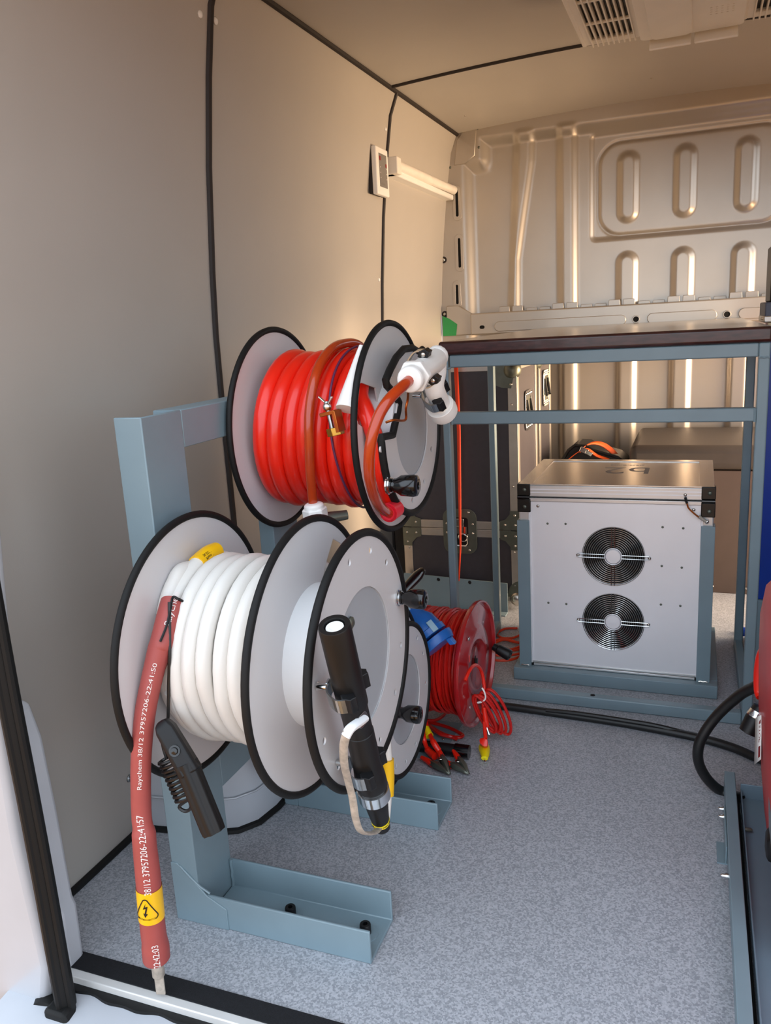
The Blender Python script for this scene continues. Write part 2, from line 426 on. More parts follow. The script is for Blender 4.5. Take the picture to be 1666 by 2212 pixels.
outer = [(-0.967, 0.86, 0.94), (-0.983, 0.86, 0.707), (-1.027, 0.86, 0.413), (-1.028, 0.86, 0.26), (-1.02, 0.86, 0.11), (-1.046, 0.86, 0.028), (-1.108, 0.86, -0.069), (-1.082, 0.86, -0.149)]
oo = [(p[0], p[2]) for p in outer]
obj('outer_skin', MB().prism([(-1.40, 1.4)] + [(-.995, .9), (-1.03, .55), (-1.035, .3), (-1.018, .05), (-1.035, -.02), (-1.06, -.06), (-1.09, -.10), (-1.4, -.16)], on_y(.93), .05), 'white_paint', dr, bevel=.014, seg=3)
seal = [(-1.006, 0.885, 0.808), (-1.004, 0.885, 0.581), (-0.999, 0.885, 0.386), (-0.996, 0.885, 0.213), (-0.995, 0.885, 0.058), (-0.993, 0.885, -0.061)]
sc = catmull(seal, 6)
ws = obj('weather_strip', MB().tube(sc, .0185, 12, flat=.9), 'rubber', dr)
obj('lip', MB().tube([p + V((.016, -.004, 0)) for p in sc], .007, 8), 'rubber', ws)
obj('lip', MB().tube([p + V((.002, -.016, 0)) for p in sc], .006, 8), 'rubber', ws)
obj('buffer', MB().lathe([(-.01, .036), (.012, .036), (.022, .030), (.022, .012), (.016, .010), (.016, 0)], (-1.036, 0.885, -0.05), (.15, -1, .35), 24), 'rubber', ws)
obj('buffer_foot', MB().prism([(-.03, -.05), (.02, -.05), (.03, -.012), (.012, .022), (-.03, .022)], lambda q: V((-0.987, 0.885, -0.03)) + V((q[0], -q[2], q[1])), .03), 'rubber', ws, bevel=.006)
obj('threshold_strip', MB().box((-1.045, .938, .0), (.73, .975, .005)), 'tape_black', dr)
obj('sill_rail', MB().box((-1.045, .922, -.012), (.73, .939, .0035)), 'sill_alu', dr, bevel=.002)
def wav(x): return .908 + .003 * math.sin(x * 37) + .002 * math.sin(x * 91 + 1)
xs = [-1.045 + 1.775 * i / 240 for i in range(241)]
obj('sealant', MB().prism([(x, wav(x)) for x in xs] + [(.73, .926), (-1.045, .926)], on_z(-.016), .006), 'rubber', dr)
stp = MB()
prof = [(.93, -.014), (.86, -.022), (.80, -.03), (.74, -.05), (.72, -.09), (.72, -.3)]
stp = sheet([[(x, y, z) for y, z in prof] for x in (-1.12, .75)], (0, .01, -.012))
obj('step', stp, 'white_paint', dr, smooth=50)

# wheel arch
fp = [(-1.18, 1.335), (-1.13, 1.338), (-1.0, 1.36), (-.945, 1.385), (-.915, 1.425), (-.902, 1.49), (-.90, 1.7), (-.90, 1.95), (-.92, 2.05), (-1.0, 2.10), (-1.18, 2.1)]
wa = MB(); lay = [(0, 0), (.10, .004), (.2, .012), (.27, .03), (.30, .06), (.31, .11)]
cxy = V((-1.16, 1.72))
vs = []; n = len(fp)
for z, ins in lay:
    for x, y in fp:
        d = cxy - V((x, y)); d.normalize(); vs.append((x + d.x * ins, y + d.y * ins, z))
wa.add(vs, [(i * n + j, i * n + j + 1, (i + 1) * n + j + 1, (i + 1) * n + j) for i in range(len(lay) - 1) for j in range(n - 1)] + [tuple(range((len(lay) - 1) * n, len(lay) * n))])
wh = struct(obj('wheel_arch', wa, 'white_paint', smooth=50))
obj('sealant', MB().tube([(x, y, .003) for x, y in fp], .012, 8, flat=.6), 'rubber', wh)
obj('crease', MB().tube([(x + .002, y - .002, .085) for x, y in fp], .0025, 6), 'white_paint', wh)

# ================================================================ REEL STAND
st = thing('reel_stand', (-.7, 1.36, 0), 'blue-grey welded steel channel stand carrying the grey cable reels', 'stand')
TH = .006
def channel_post(x0, x1, y0, y1, z0, z1, name):
    # U section, open to the left wall
    poly = [(x0, y0), (x1, y0), (x1, y1), (x0, y1), (x0, y1 - TH), (x1 - TH, y1 - TH), (x1 - TH, y0 + TH), (x0, y0 + TH)]
    return obj(name, MB().prism(poly, on_z(z0), z1 - z0), 'steel_paint', st, bevel=.002)
channel_post(-.915, -.859, 1.108, 1.222, .0, .973, 'post')
channel_post(-.893, -.857, 1.511, 1.625, .0, .973, 'post')
def base_channel(y0, y1, name):
    poly = [(y0, 0), (y1, 0), (y1, .066), (y1 - TH, .066), (y1 - TH, TH), (y0 + TH, TH), (y0 + TH, .066), (y0, .066)]
    return obj(name, MB().prism(poly, lambda q: V((-.857 + q[2], q[0], q[1])), .347), 'steel_paint', st, bevel=.002)
for y0, y1 in ((1.108, 1.222), (1.511, 1.625)):
    b = base_channel(y0, y1, 'base_channel')
    for x in (-.70, -.545) if y0 < 1.3 else (-.545,):
        obj('washer', MB().lathe([(0, .024), (.002, .024), (.002, 0)], (x, (y0 + y1) / 2 + .004, TH), (0, 0, 1), 24), 'steel_paint', b)
        obj('bolt', MB().lathe([(0, .0105), (.017, .0105), (.019, .0095), (.019, .0045), (.008, .0045), (.008, 0)], (x, (y0 + y1) / 2 + .004, TH + .002), (0, 0, 1), 16), 'black', b)
obj('gusset', MB().prism([(-.915, .0), (-.80, .0), (-.80, .045), (-.8405, .066), (-.90, .125), (-.915, .125)], on_y(1.109), .0035), 'steel_paint', st, bevel=.0012)
obj('weld', MB().tube([(-.8365 - .003 * random.random(), 1.112, .068), (-.855, 1.108, .082), (-.875, 1.106, .102), (-.895, 1.107, .12)], .0024, 6), 'steel_paint', st)
obj('weld', MB().tube([(-.856 + .002 * (i % 2), 1.2155, .006 + .012 * i) for i in range(6)], .004, 6), 'steel_paint', st)
for z0, z1 in ((.905, .973), (.225, .30)):
    mbx = MB().prism([(-.915, z0), (-.859, z0), (-.859, z1), (-.915, z1), (-.915, z1 - TH), (-.859 - TH, z1 - TH), (-.859 - TH, z0 + TH), (-.915, z0 + TH)], lambda q: V((q[0], 1.222 + q[2], q[1])), .29)
    obj('cross_bar', mbx, 'steel_paint', st, bevel=.002)

# ================================================================ REELS
def trim_ring(parent, x, yc, zc, r, tr=.0065):
    return obj('edge_trim', MB().ring((x, yc, zc), (1, 0, 0), r - .003, tr, 96, 10), 'rubber', parent)
def knob(parent, x, y, z, s=1.):
    k = obj('crank_knob', MB().lathe([(.0, .0125 * s), (.004 * s, .0125 * s), (.0045 * s, .0105 * s), (.007 * s, .0105 * s), (.0075 * s, .0125 * s), (.011 * s, .0125 * s), (.021 * s, .0185 * s), (.043 * s, .0195 * s), (.049 * s, .018 * s), (.051 * s, .014 * s), (.051 * s, .007 * s), (.046 * s, .006 * s), (.046 * s, 0)], (x + .006, y, z), (1, 0, 0), 28), 'black_gloss', parent)
    obj('washer', MB().lathe([(0, .0165 * s), (.003, .0165 * s), (.004, .0145 * s), (.007, .014 * s), (.007, 0)], (x, y, z), (1, 0, 0), 28), 'chrome', k)
    return k
def oval_holes(yc, zc, r, angs, hr=.0062):
    return [circle(yc + r * math.cos(math.radians(a)), zc + r * math.sin(math.radians(a)), hr, 14) for a in angs]

# --- white cable reel on the front post
AY, AZ = 1.151, .564
ra = thing('cable_reel', (-.66, AY, .33), 'large grey cable reel holding thick white cable, on the front post', 'reel')
f = obj('flange', MB().flat([circle(AY, AZ, .233, 96)], on_x(-.824), .0015), 'reel_grey', ra); trim_ring(f, -.824, AY, AZ, .233)
obj('drum', MB().lathe([(0, .128), (.228, .128)], (-.822, AY, AZ), (1, 0, 0), 48), 'reel_white', ra)
slot = [(-0.594, 1.252, 0.739)[1:], (-0.594, 1.281, 0.723)[1:], (-0.594, 1.299, 0.707)[1:], (-0.594, 1.297, 0.69)[1:], (-0.594, 1.271, 0.677)[1:], (-0.594, 1.232, 0.66)[1:], (-0.594, 1.189, 0.666)[1:], (-0.594, 1.21, 0.699)[1:]]
f = obj('flange', MB().flat([circle(AY, AZ, .233, 96), slot], on_x(-.594), .0015), 'reel_grey', ra); trim_ring(f, -.594, AY, AZ, .233)
obj('core', MB().lathe([(0, .121), (.089, .121), (.089, .119), (0, .119)], (-.594, AY, AZ), (1, 0, 0), 64, closed=True), 'reel_white', ra)
obj('bowl', MB().lathe([(-.002, .1188), (-.25, .116), (-.285, .10), (-.30, .07), (-.303, 0)], (-.505, AY, AZ), (1, 0, 0), 48), 'reel_shaded', ra)
f = obj('front_plate', MB().flat([circle(AY, AZ, .212, 96), circle(AY, AZ, .119, 64)] + oval_holes(AY, AZ, .179, (72, 46, 101, -15, -43, 170, 200, 225, 260, 285)), on_x(-.505), .0015), 'reel_grey', ra)
trim_ring(f, -.505, AY, AZ, .212, .007)
knob(f, -.5035, 1.322, .611, .95)
rivet(f, (-0.503, 1.104, 0.644), (1, 0, 0), .011, 'galv', 'bolt')
obj('axle', MB().lathe([(0, .03), (.034, .03)], (-.860, AY, AZ), (1, 0, 0), 24), 'zinc', ra)

# spring clips on the front plate: bent metal bracket with two rubber pads
def spring_clip(parent, c, ax, w, r):
    """c: centre of the held tube, ax: tube direction, w: outward direction from the plate"""
    ax = V(ax).normalized(); w = V(w).normalized(); s = ax.cross(w).normalized(); c = V(c)
    k = obj('spring_clip', MB().obox(c - w * (r + .010), (.012, .026, .004), (s, ax, w)), 'zinc', parent, bevel=.001)
    for sg in (-1, 1):
        arm = catmull([c - w * (r + .008) + s * sg * .004, c - w * (r + .004) + s * sg * (r * .9), c - w * r * .3 + s * sg * (r + .012), c + w * r * .35 + s * sg * (r + .010)], 4)
        m = MB()
        for a, b in zip(arm, arm[1:]): m.bar(a, b, .024, .0022, up=(b - a).cross(ax))
        obj('arm', m, 'zinc', k)
        pc = c + w * r * .45 + s * sg * (r + .003)
        star = [(math.cos(2 * PI * i / 12) * (.0125 if i % 2 else .0100), math.sin(2 * PI * i / 12) * (.0125 if i % 2 else .0100)) for i in range(12)]
        obj('pad', MB().prism(star, lambda q: pc + s * q[0] * .75 + w * q[1] + ax * (q[2] - .013), .026), 'black', k, bevel=.001)
        rivet(k, pc + ax * -.0135 * (1 if ax.z > 0 else -1), ax * (-1 if ax.z > 0 else 1), .005, 'bolt')
    obj('stud', MB().lathe([(0, .005), (.016, .005), (.017, .003)], c - w * (r + .03), w, 12), 'chrome', k)
    return k

# --- white cable wound on that reel, with its red shrink sleeve end
wc = thing('high_voltage_cable', (-.7, 1.15, .40), 'thick white cable wound on the front reel, ending in a long red sleeve', 'cable')
turns = [-.6105, -.631, -.658, -.685, -.715, -.742, -.768, -.782]
path = []
for k in range(len(turns) - 1):
    for i in range(40):
        t = i / 40; a = -PI / 2 + 2 * PI * t
        x = turns[k] + (turns[k + 1] - turns[k]) * ss(.55, 1.0, t)
        rr = .150 + .002 * math.sin(k * 2.1 + a)
        path.append((x, AY + rr * math.cos(a + PI / 2) * -1, AZ + rr * math.sin(a + PI / 2)))
obj('coil', MB().tube(path, .0138, 12), 'white_cable', wc)
inner = []
for i in range(75):
    a = PI * .35 + 2 * PI * i / 40; inner.append((-.805 + .010 * i / 75, AY - .136 * math.cos(a), AZ + .136 * math.sin(a)))
obj('inner_turn', MB().tube(inner, .0135, 12), 'white_cable', wc)
tail = catmull([(-.782, AY + .10, AZ + .110), (-.788, AY + .058, AZ + .139), (-.794, AY + .01, AZ + .152), (-0.797, 1.14, 0.718), (-0.798, 1.099, 0.701), (-0.799, 1.069, 0.681), (-0.8, 1.053, 0.666)], 6)
obj('tail', MB().tube(tail, .0145, 12), 'white_cable', wc)
tail2 = catmull([(-.808, AY + .06, AZ + .115), (-.809, AY + .02, AZ + .132), (-0.809, 1.106, 0.713), (-0.809, 1.076, 0.698), (-0.809, 1.055, 0.677), (-0.809, 1.042, 0.655)], 6)
obj('tail', MB().tube(tail2, .0135, 12), 'white_cable', wc)
yl = catmull([(-0.793, 1.188, 0.724), (-0.795, 1.164, 0.724), (-0.797, 1.143, 0.719), (-0.797, 1.131, 0.716)], 6)
yb = obj('yellow_marker', MB().tube(yl, .0163, 16), 'yellow', wc)
yd = (yl[-1] - yl[0]).normalized(); ym = yl[len(yl) // 2]; yn = (V((0, 0, 1.1)) - ym); yn = (yn - yd * yn.dot(yd)).normalized(); ys = yd.cross(yn)
for k, (tx, sh) in enumerate((('Phase L1', .003), ('36.227.394', -.004))):
    obj('lettering', MB().text(tx, .0068, lambda q: ym - yd * q[0] + (yn * math.cos((q[1] + sh) / .0163) + ys * -math.sin((q[1] + sh) / .0163)) * (.01645 + q[2]), .0001), 'ink', yb)
sl = [(-0.791, 1.046, 0.678), (-0.788, 1.028, 0.661), (-0.788, 1.004, 0.627), (-0.791, 0.998, 0.616), (-0.796, 0.986, 0.59), (-0.8, 0.975, 0.563), (-0.806, 0.964, 0.527), (-0.811, 0.956, 0.49), (-0.817, 0.95, 0.444), (-0.82, 0.944, 0.397), (-0.821, 0.938, 0.351), (-0.819, 0.935, 0.332),
      (-0.818, 0.934, 0.32), (-0.818, 0.932, 0.296), (-0.818, 0.93, 0.245), (-0.821, 0.93, 0.192), (-0.823, 0.93, 0.138), (-0.823, 0.93, 0.12), (-0.823, 0.93, 0.106), (-0.824, 0.93, 0.085), (-0.824, 0.93, 0.079)]
slr = [.0205, .0205, .0203, .0195, .0172, .0168, .0166, .0164, .0162, .0160, .0160, .0162, .0190, .0192, .0203, .0203, .0208, .0210, .0228, .0228, .0185]
K = 5; fine = catmull(sl, K); fr = [slr[i // K] + (slr[min(i // K + 1, len(slr) - 1)] - slr[i // K]) * (i % K) / K for i in range(len(fine))]
slv = obj('sleeve', MB().tube(fine, fr, 24), 'shrink_red', wc)
arc = [0.]
for a, b in zip(fine, fine[1:]): arc.append(arc[-1] + (b - a).length)
def sleeve_pt(s, q, off=.0004):
    """point on the sleeve at arc length s, q metres around from the side facing the doorway"""
    i = 0
    while i < len(arc) - 2 and arc[i + 1] < s: i += 1
    t = (s - arc[i]) / (arc[i + 1] - arc[i]); p = fine[i].lerp(fine[i + 1], t); r = fr[i] + (fr[i + 1] - fr[i]) * t
    d = (fine[i + 1] - fine[i]).normalized(); n = V((.72, -.70, .12)); n = (n - d * n.dot(d)).normalized(); b = d.cross(n)
    a = q / r
    return p + (n * math.cos(a) + b * math.sin(a)) * (r + off)
def s_of(z):
    for i in range(len(arc) - 1):
        if fine[i + 1].z <= z: return arc[i] + (arc[i + 1] - arc[i]) * (fine[i].z - z) / (fine[i].z - fine[i + 1].z)
    return arc[-1]
def sleeve_text(body, z0, z1, h, q0):
    """white print running up the sleeve from height z0 to z1, letters h tall"""
    sa, sb = s_of(z0), s_of(z1); vs, fs = c2mesh(None, .0001, 0, body, 1., 'LEFT', 1.); w = max(v.x for v in vs); hh = max(v.y for v in vs) - min(v.y for v in vs)
    mb = MB().add([sleeve_pt(sa + (sb - sa) * v.x / w, v.y / hh * h + q0, .0009 + v.z) for v in vs], fs); obj('lettering', mb, 'ink_white', slv)
sleeve_text('Raychem', (-0.767, 0.97, 0.645)[2], (-0.758, 1, 0.683)[2], .0125, .004)
sleeve_text('Raychem 38/12 37957206-22:41:50', (-0.824, 0.944, 0.399)[2], (-0.79, 0.986, 0.597)[2], .0085, .004)
sleeve_text('38/12 37957206-22:41:57', (-0.819, 0.93, 0.222)[2], (-0.821, 0.938, 0.357)[2], .0105, .004)
sleeve_text('-22:42:03', (-0.825, 0.93, 0.079)[2], (-0.826, 0.93, 0.125)[2], .0105, .002)
# yellow hazard label
s0, s1 = s_of((-0.819, 0.93, 0.225)[2]), s_of((-0.822, 0.93, 0.165)[2])
lb = MB(); nn = 28
for j in range(2):
    for i in range(nn): lb.v.append(sleeve_pt(s0 if j == 0 else s1, (i / nn) * 2 * PI * .0204, .0008))
lb.f = [(i, (i + 1) % nn, nn + (i + 1) % nn, nn + i) for i in range(nn)]
lab = obj('warning_label', lb, 'yellow', slv)
def lbl(q): return sleeve_pt((s0 + s1) / 2 - q[1] * .86, -q[0] * .72 + .010, .0019 + q[2])
tri_o, tri_i = [], []
for i in range(3):
    a = PI / 2 + 2 * PI * i / 3
    for k in range(-3, 4):
        b = a + k * .32
        tri_o.append((.022 * math.cos(a) + .007 * math.cos(b), .022 * math.sin(a) - .004 + .007 * math.sin(b)))
        tri_i.append((.022 * math.cos(a) + .0048 * math.cos(b), .022 * math.sin(a) - .004 + .0048 * math.sin(b)))
def dense(lp, m=6): return [(a[0] + (b[0] - a[0]) * k / m, a[1] + (b[1] - a[1]) * k / m) for a, b in zip(lp, lp[1:] + lp[:1]) for k in range(m)]
obj('hazard_triangle', MB().flat([dense(tri_o, 3), dense(tri_i, 3)], lbl, .0001), 'ink', lab)
bolt = [(.001, .016), (-.006, .002), (.0005, .004), (-.003, -.008), (-.006, -.006), (-.002, -.016), (.004, -.008), (.0005, -.008), (.005, .009), (-.001, .007)]
obj('hazard_bolt', MB().flat([bolt], lbl, .0001), 'ink', lab)
lug = MB(); la, lb2 = V((-0.824, 0.93, 0.076)), V((-0.825, 0.93, 0.018))
d = (lb2 - la).normalized()
obj('lug_socket', MB().lathe([(-.005, .0105), (.026, .0105), (.028, .009)], la, d, 20), 'braid', wc)
obj('lug_tongue', MB().obox(la + d * .045, (.040, .0165, .004), (d, d.cross(V((.3, -1, .2))).normalized(), d.cross(d.cross(V((.3, -1, .2)))).normalized())), 'braid', wc, bevel=.0015)
tie = [sleeve_pt(.004, q, .002) for q in (-.02, -.01, 0, .008)] + [sleeve_pt(.02, .006, .0025), sleeve_pt(.045, .005, .0025), sleeve_pt(.07, .008, .003)]
obj('tie_wire', MB().tube(catmull(tie, 4), .0022, 6), 'black', wc)

# --- black earth clamp with coiled lead hanging under the sleeve
ec = thing('electrode_clamp', (-0.743, 0.945, 0.344), 'black plastic clamp handle with coiled black lead, beside the red sleeve', 'clamp')
ha, hb, hc = V((-0.776, 0.96, 0.512)), V((-0.73, 0.95, 0.447)), V((-0.693, 0.94, 0.363))
d1, d2 = (hb - ha).normalized(), (hc - hb).normalized()
side = d1.cross(V((.45, -.88, .1))).normalized(); face = side.cross(d1)
hd = MB()
secs = [(0, .006, .006), (.006, .0125, .011), (.016, .0155, .014), (.05, .0165, .015), (.095, .0175, .016)]
hd.v = [ha + d1 * t + side * (w * sx) + face * (h * sy) for t, w, h in secs for sx, sy in ((-1, -.7), (-.7, -1), (.7, -1), (1, -.7), (1, .7), (.7, 1), (-.7, 1), (-1, .7))]
hd.f = [(i * 8 + j, i * 8 + (j + 1) % 8, (i + 1) * 8 + (j + 1) % 8, (i + 1) * 8 + j) for i in range(4) for j in range(8)] + [tuple(range(8)), tuple(range(32, 40))]
hd = obj('head', hd, 'black', ec, bevel=.003)
obj('pin', MB().lathe([(0, .009), (.002, .009), (.002, .006), (.005, .005), (.006, 0)], ha + d1 * .052 + face * .0150, face, 18), 'black_gloss', hd)
gr = MB(); flute = [(.0185 + .0012 * math.cos(8 * 2 * PI * i / 48)) for i in range(48)]
s2 = d2.cross(V((.45, -.88, .1))).normalized(); f2 = s2.cross(d2)
for t in (-.004, .0, .10, .112):
    for i in range(48): gr.v.append(hb + d2 * t + (s2 * math.cos(2 * PI * i / 48) + f2 * math.sin(2 * PI * i / 48)) * flute[i] * (1 if t < .11 else .97))
gr.f = [(i * 48 + j, i * 48 + (j + 1) % 48, (i + 1) * 48 + (j + 1) % 48, (i + 1) * 48 + j) for i in range(3) for j in range(48)] + [tuple(range(48)), tuple(range(144, 192))]
obj('grip', gr, 'black_tube', ec)
ld = MB(); ca, cb = V((-0.785, 0.975, 0.439)), V((-0.753, 0.968, 0.373)); cd = (cb - ca).normalized(); cu = cd.cross(V((0, 1, 0))).normalized(); cw = cu.cross(cd)
pts = [ca.lerp(cb, i / 110) + (cu * math.cos(2 * PI * i / 11) * .019 + cw * math.sin(2 * PI * i / 11) * .014) for i in range(111)]
obj('coiled_lead', MB().tube(pts, .0026, 6), 'black_cable', ec)
obj('loose_loop', MB().tube(catmull([pts[-1], (-0.766, 0.966, 0.359), (-0.758, 0.966, 0.351), (-0.747, 0.966, 0.356), (-0.742, 0.966, 0.368), (-0.752, 0.97, 0.375)], 5), .003, 6), 'black_cable', ec)
obj('hanging_lead', MB().tube(catmull([(-0.779, 1.02, 0.688), (-0.77, 0.995, 0.62), (-0.777, 0.99, 0.558), (-0.784, 0.985, 0.495), (-0.797, 0.982, 0.462), (-0.791, 0.98, 0.431)], 5), .0026, 6), 'black_cable', ec)

# --- black coaxial plug held in the clips on the front plate
bt = thing('coaxial_connector', (-0.452, 1.058, 0.316), 'black tubular cable connector clipped across the white-cable reel front plate', 'connector')
ta, tb = V((-0.447, 0.928, 0.712)), V((-0.452, 1.033, 0.402)); td = (tb - ta).normalized(); TL = (tb - ta).length
obj('body', MB().lathe([(0, .0215), (0, .0140), (.012, .0140), (.012, .0), ] if False else [(.012, .0), (.012, .0145), (0, .0150), (0, .0215), (.002, .0225), (.145, .0225), (.150, .0205), (.20, .0205), (.201, .0215), (TL - .06, .0215), (TL - .03, .0240), (TL - .01, .0245), (TL, .020), (TL, 0)], ta, td, 36), 'black_tube', bt)
obj('insert', MB().lathe([(.0115, 0), (.004, .008), (.004, .0125), (.012, .0130)], ta, td, 28), 'white_plastic', bt)
obj('collar', MB().lathe([(-.004, .0215), (-.003, .0252), (.018, .0252), (.019, .022), (.02, .018)], tb, td, 36), 'chrome', bt)
tc = V((-0.455, 1.067, 0.311)); te = (tc - tb).normalized(); TE = (tc - tb).length
tl = obj('tail_boot', MB().lathe([(.016, .017), (.03, .0180), (.046, .0175), (TE - .012, .0135), (TE - .002, .0135), (TE, .011), (TE, 0)], tb, te, 28), 'black', bt)
obj('yellow_band', MB().lathe([(TE - .022, .0150), (TE - .014, .0144)], tb, te, 28), 'yellow_bright', tl)
def tube_text(body, size, o, dvec, r, a0, along, m, par, up=1):
    u, w, dd = frame(dvec); n0 = V((.75, -.6, .1)); n0 = (n0 - dd * n0.dot(dd)).normalized(); b0 = dd.cross(n0)
    if along: fn = lambda q: V(o) + dd * q[0] * up + (n0 * math.cos(a0 - q[1] * up / r) + b0 * math.sin(a0 - q[1] * up / r)) * (r + q[2])
    else: fn = lambda q: V(o) - dd * q[1] + (n0 * math.cos(a0 + q[0] / r) + b0 * math.sin(a0 + q[0] / r)) * (r + q[2])
    obj('lettering', MB().text(body, size, fn, .0002), m, par)
tube_text('CAUTION HIGH VOLTAGE', .0042, tb + te * (TE - .0180), te, .0149, 0, False, 'ink', tl)
tube_text('IPT', .015, tb + te * .038, te, .0182, -1.0, True, 'ink_grey', tl)
tails = catmull([tc - te * .008, (-0.452, 1.033, 0.327), (-0.452, 1.003, 0.344), (-0.452, 0.975, 0.368), (-0.452, 0.962, 0.398), (-0.452, 0.957, 0.432), (-0.45, 0.943, 0.467), (-0.44, 0.913, 0.515), (-0.432, 0.899, 0.551), (-0.424, 0.896, 0.574)], 6)
obj('earth_braid', MB().tube(tails, .0062, 10, flat=.45), 'braid', bt)
obj('braid_sleeve', MB().tube(catmull([(-0.426, 0.895, 0.568), (-0.422, 0.902, 0.576), (-0.42, 0.926, 0.573), (-0.42, 0.943, 0.57)], 5), .0085, 12, flat=.7), 'reel_white', bt)
l1, l2 = V((-0.42, 0.934, 0.571)), V((-0.42, 0.96, 0.57)); dl = (l2 - l1).normalized(); nl = V((1, -.6, .3)); nl = (nl - dl * nl.dot(dl)).normalized(); sdl = nl.cross(dl)
hole = lambda c, r, n=14: [(c + r * math.cos(2 * PI * i / n), r * math.sin(2 * PI * i / n)) for i in range(n)]
obj('cable_lug', MB().flat([pill(.004, 0, .016, .0075), hole(.011, .0035)], lambda q: l1 + dl * q[0] + sdl * q[1] + nl * q[2], .0014, .0005), 'chrome', bt)
for px, py in ((757, 1475), (794, 1655)):
    c = ta + td * ((V((-0.452, 0.977, 0.603)) - ta).dot(td) if py < 1500 else (V((-0.452, 1.02, 0.449)) - ta).dot(td))
    spring_clip(f, c, td, (1, 0, 0), .0215)

# --- back reels on the rear post
BYC, BZ1, BZ2 = 1.566, .893, .282
def back_reel(zc, xs, window, label, name='cable_reel'):
    r = thing(name, (xs[0] / 2 + xs[2] / 2, BYC, zc - .21), label, 'reel')
    f0 = obj('flange', MB().flat([circle(BYC, zc, .213, 96)], on_x(xs[0]), .0015), 'reel_grey', r); trim_ring(f0, xs[0], BYC, zc, .213)
    obj('drum', MB().lathe([(0, .105), (xs[2] - xs[0] - .004, .105), (xs[2] - xs[0] - .004, .0995), (0, .0995)], (xs[0], BYC, zc), (1, 0, 0), 64, closed=True), 'reel_white', r)
    obj('bowl', MB().lathe([(-.002, .0993), (-.17, .097), (-.20, .085), (-.21, .06), (-.212, 0)], (xs[2], BYC, zc), (1, 0, 0), 48), 'reel_shaded', r)
    f1 = obj('flange', MB().flat([circle(BYC, zc, .213, 96)] + window, on_x(xs[1]), .0015), 'reel_grey', r); trim_ring(f1, xs[1], BYC, zc, .213)
    obj('axle', MB().lathe([(0, .028), (.03, .028)], (xs[0] - .03, BYC, zc), (1, 0, 0), 24), 'zinc', r)
    return r
win = [(-0.585, 1.382, 0.992)[1:], (-0.585, 1.403, 0.998)[1:], (-0.585, 1.473, 0.982)[1:], (-0.585, 1.481, 0.952)[1:], (-0.585, 1.473, 0.899)[1:], (-0.585, 1.436, 0.9)[1:], (-0.585, 1.377, 0.924)[1:], (-0.585, 1.369, 0.939)[1:]]
rb = back_reel(BZ1, (-.848, -.585, -.545), [win], 'upper grey reel wound with thick bright red hose')
# notched front plate
out = [(-0.545, 1.638, 1.039)[1:], (-0.545, 1.589, 1.051)[1:], (-0.545, 1.538, 1.051)[1:], (-0.545, 1.493, 1.037)[1:], (-0.545, 1.454, 1.016)[1:], (-0.545, 1.429, 0.999)[1:], (-0.545, 1.434, 0.989)[1:], (-0.545, 1.472, 0.97)[1:], (-0.545, 1.495, 0.95)[1:], (-0.545, 1.488, 0.937)[1:], (-0.545, 1.45, 0.893)[1:], (-0.545, 1.386, 0.898)[1:]]
aa = math.atan2(out[-1][1] - BZ1, out[-1][0] - BYC) % (2 * PI); ab = math.atan2(out[0][1] - BZ1, out[0][0] - BYC) + 2 * PI
arcp = [(BYC + .176 * math.cos(aa + (ab - aa) * i / 60), BZ1 + .176 * math.sin(aa + (ab - aa) * i / 60)) for i in range(1, 60)]
outl = out + arcp
inn = [(BYC + .0995 * math.cos(t), BZ1 + .0995 * math.sin(t)) for t in [2 * PI * i / 64 for i in range(64)]]
fp_ = obj('front_plate', MB().flat([outl, inn] + [circle((-0.545, 1.385, 0.876)[1], (-0.545, 1.385, 0.876)[2], .006, 12), circle((-0.545, 1.685, 0.828)[1], (-0.545, 1.685, 0.828)[2], .007, 12), circle((-0.545, 1.466, 0.758)[1], (-0.545, 1.466, 0.758)[2], .006, 12), circle((-0.545, 1.543, 0.745)[1], (-0.545, 1.543, 0.745)[2], .006, 12), circle((-0.545, 1.624, 0.768)[1], (-0.545, 1.624, 0.768)[2], .006, 12), circle((-0.545, 1.463, 1.009)[1], (-0.545, 1.463, 1.009)[2], .006, 12)], on_x(-.545), .0015), 'reel_grey', rb)
obj('edge_trim', MB().tube([(-.545, y, z) for y, z in outl], .0075, 10, closed=True), 'rubber', fp_)
knob(fp_, -.5435, *(-0.543, 1.405, 0.804)[1:], 1.08)

rc = back_reel(BZ2, (-.85, -.63, -.592), [], 'lower grey reel on the rear post, partly hidden behind the white cable reel')
fp2 = obj('front_plate', MB().flat([circle(BYC, BZ2, .171, 80), circle(BYC, BZ2, .0995, 48)] + oval_holes(BYC, BZ2, .145, (75, 48, 22, -10, -40, -70, -98, -125)), on_x(-.592), .0015), 'reel_grey', rc)
trim_ring(fp2, -.592, BYC, BZ2, .171)
knob(fp2, -.59, 1.50, .283, 1.0)
obj('lever', MB().tube(catmull([(-0.645, 1.7, 0.473), (-0.63, 1.72, 0.492), (-0.612, 1.74, 0.512), (-0.596, 1.75, 0.53)], 5), [.010, .011, .0125, .0135, .014, .0145, .015, .0155, .0158, .016, .0158, .0155, .014, .012, .010, .005], 14, flat=.7), 'black_gloss', rc)
wt = [(-0.56, 1.365, 0.291), (-0.56, 1.365, 0.24), (-0.56, 1.352, 0.175), (-0.56, 1.331, 0.126)]
w2 = thing('sample_cable', (-0.56, 1.338, 0.121), 'short white cable with wide yellow band hanging behind the black connector', 'cable')
obj('cable', MB().tube(catmull(wt, 6), .0085, 12), 'white_cable', w2)
obj('yellow_band', MB().tube(catmull([(-0.56, 1.364, 0.251), (-0.56, 1.361, 0.212), (-0.56, 1.352, 0.177)], 4), .0125, 14), 'yellow', w2)

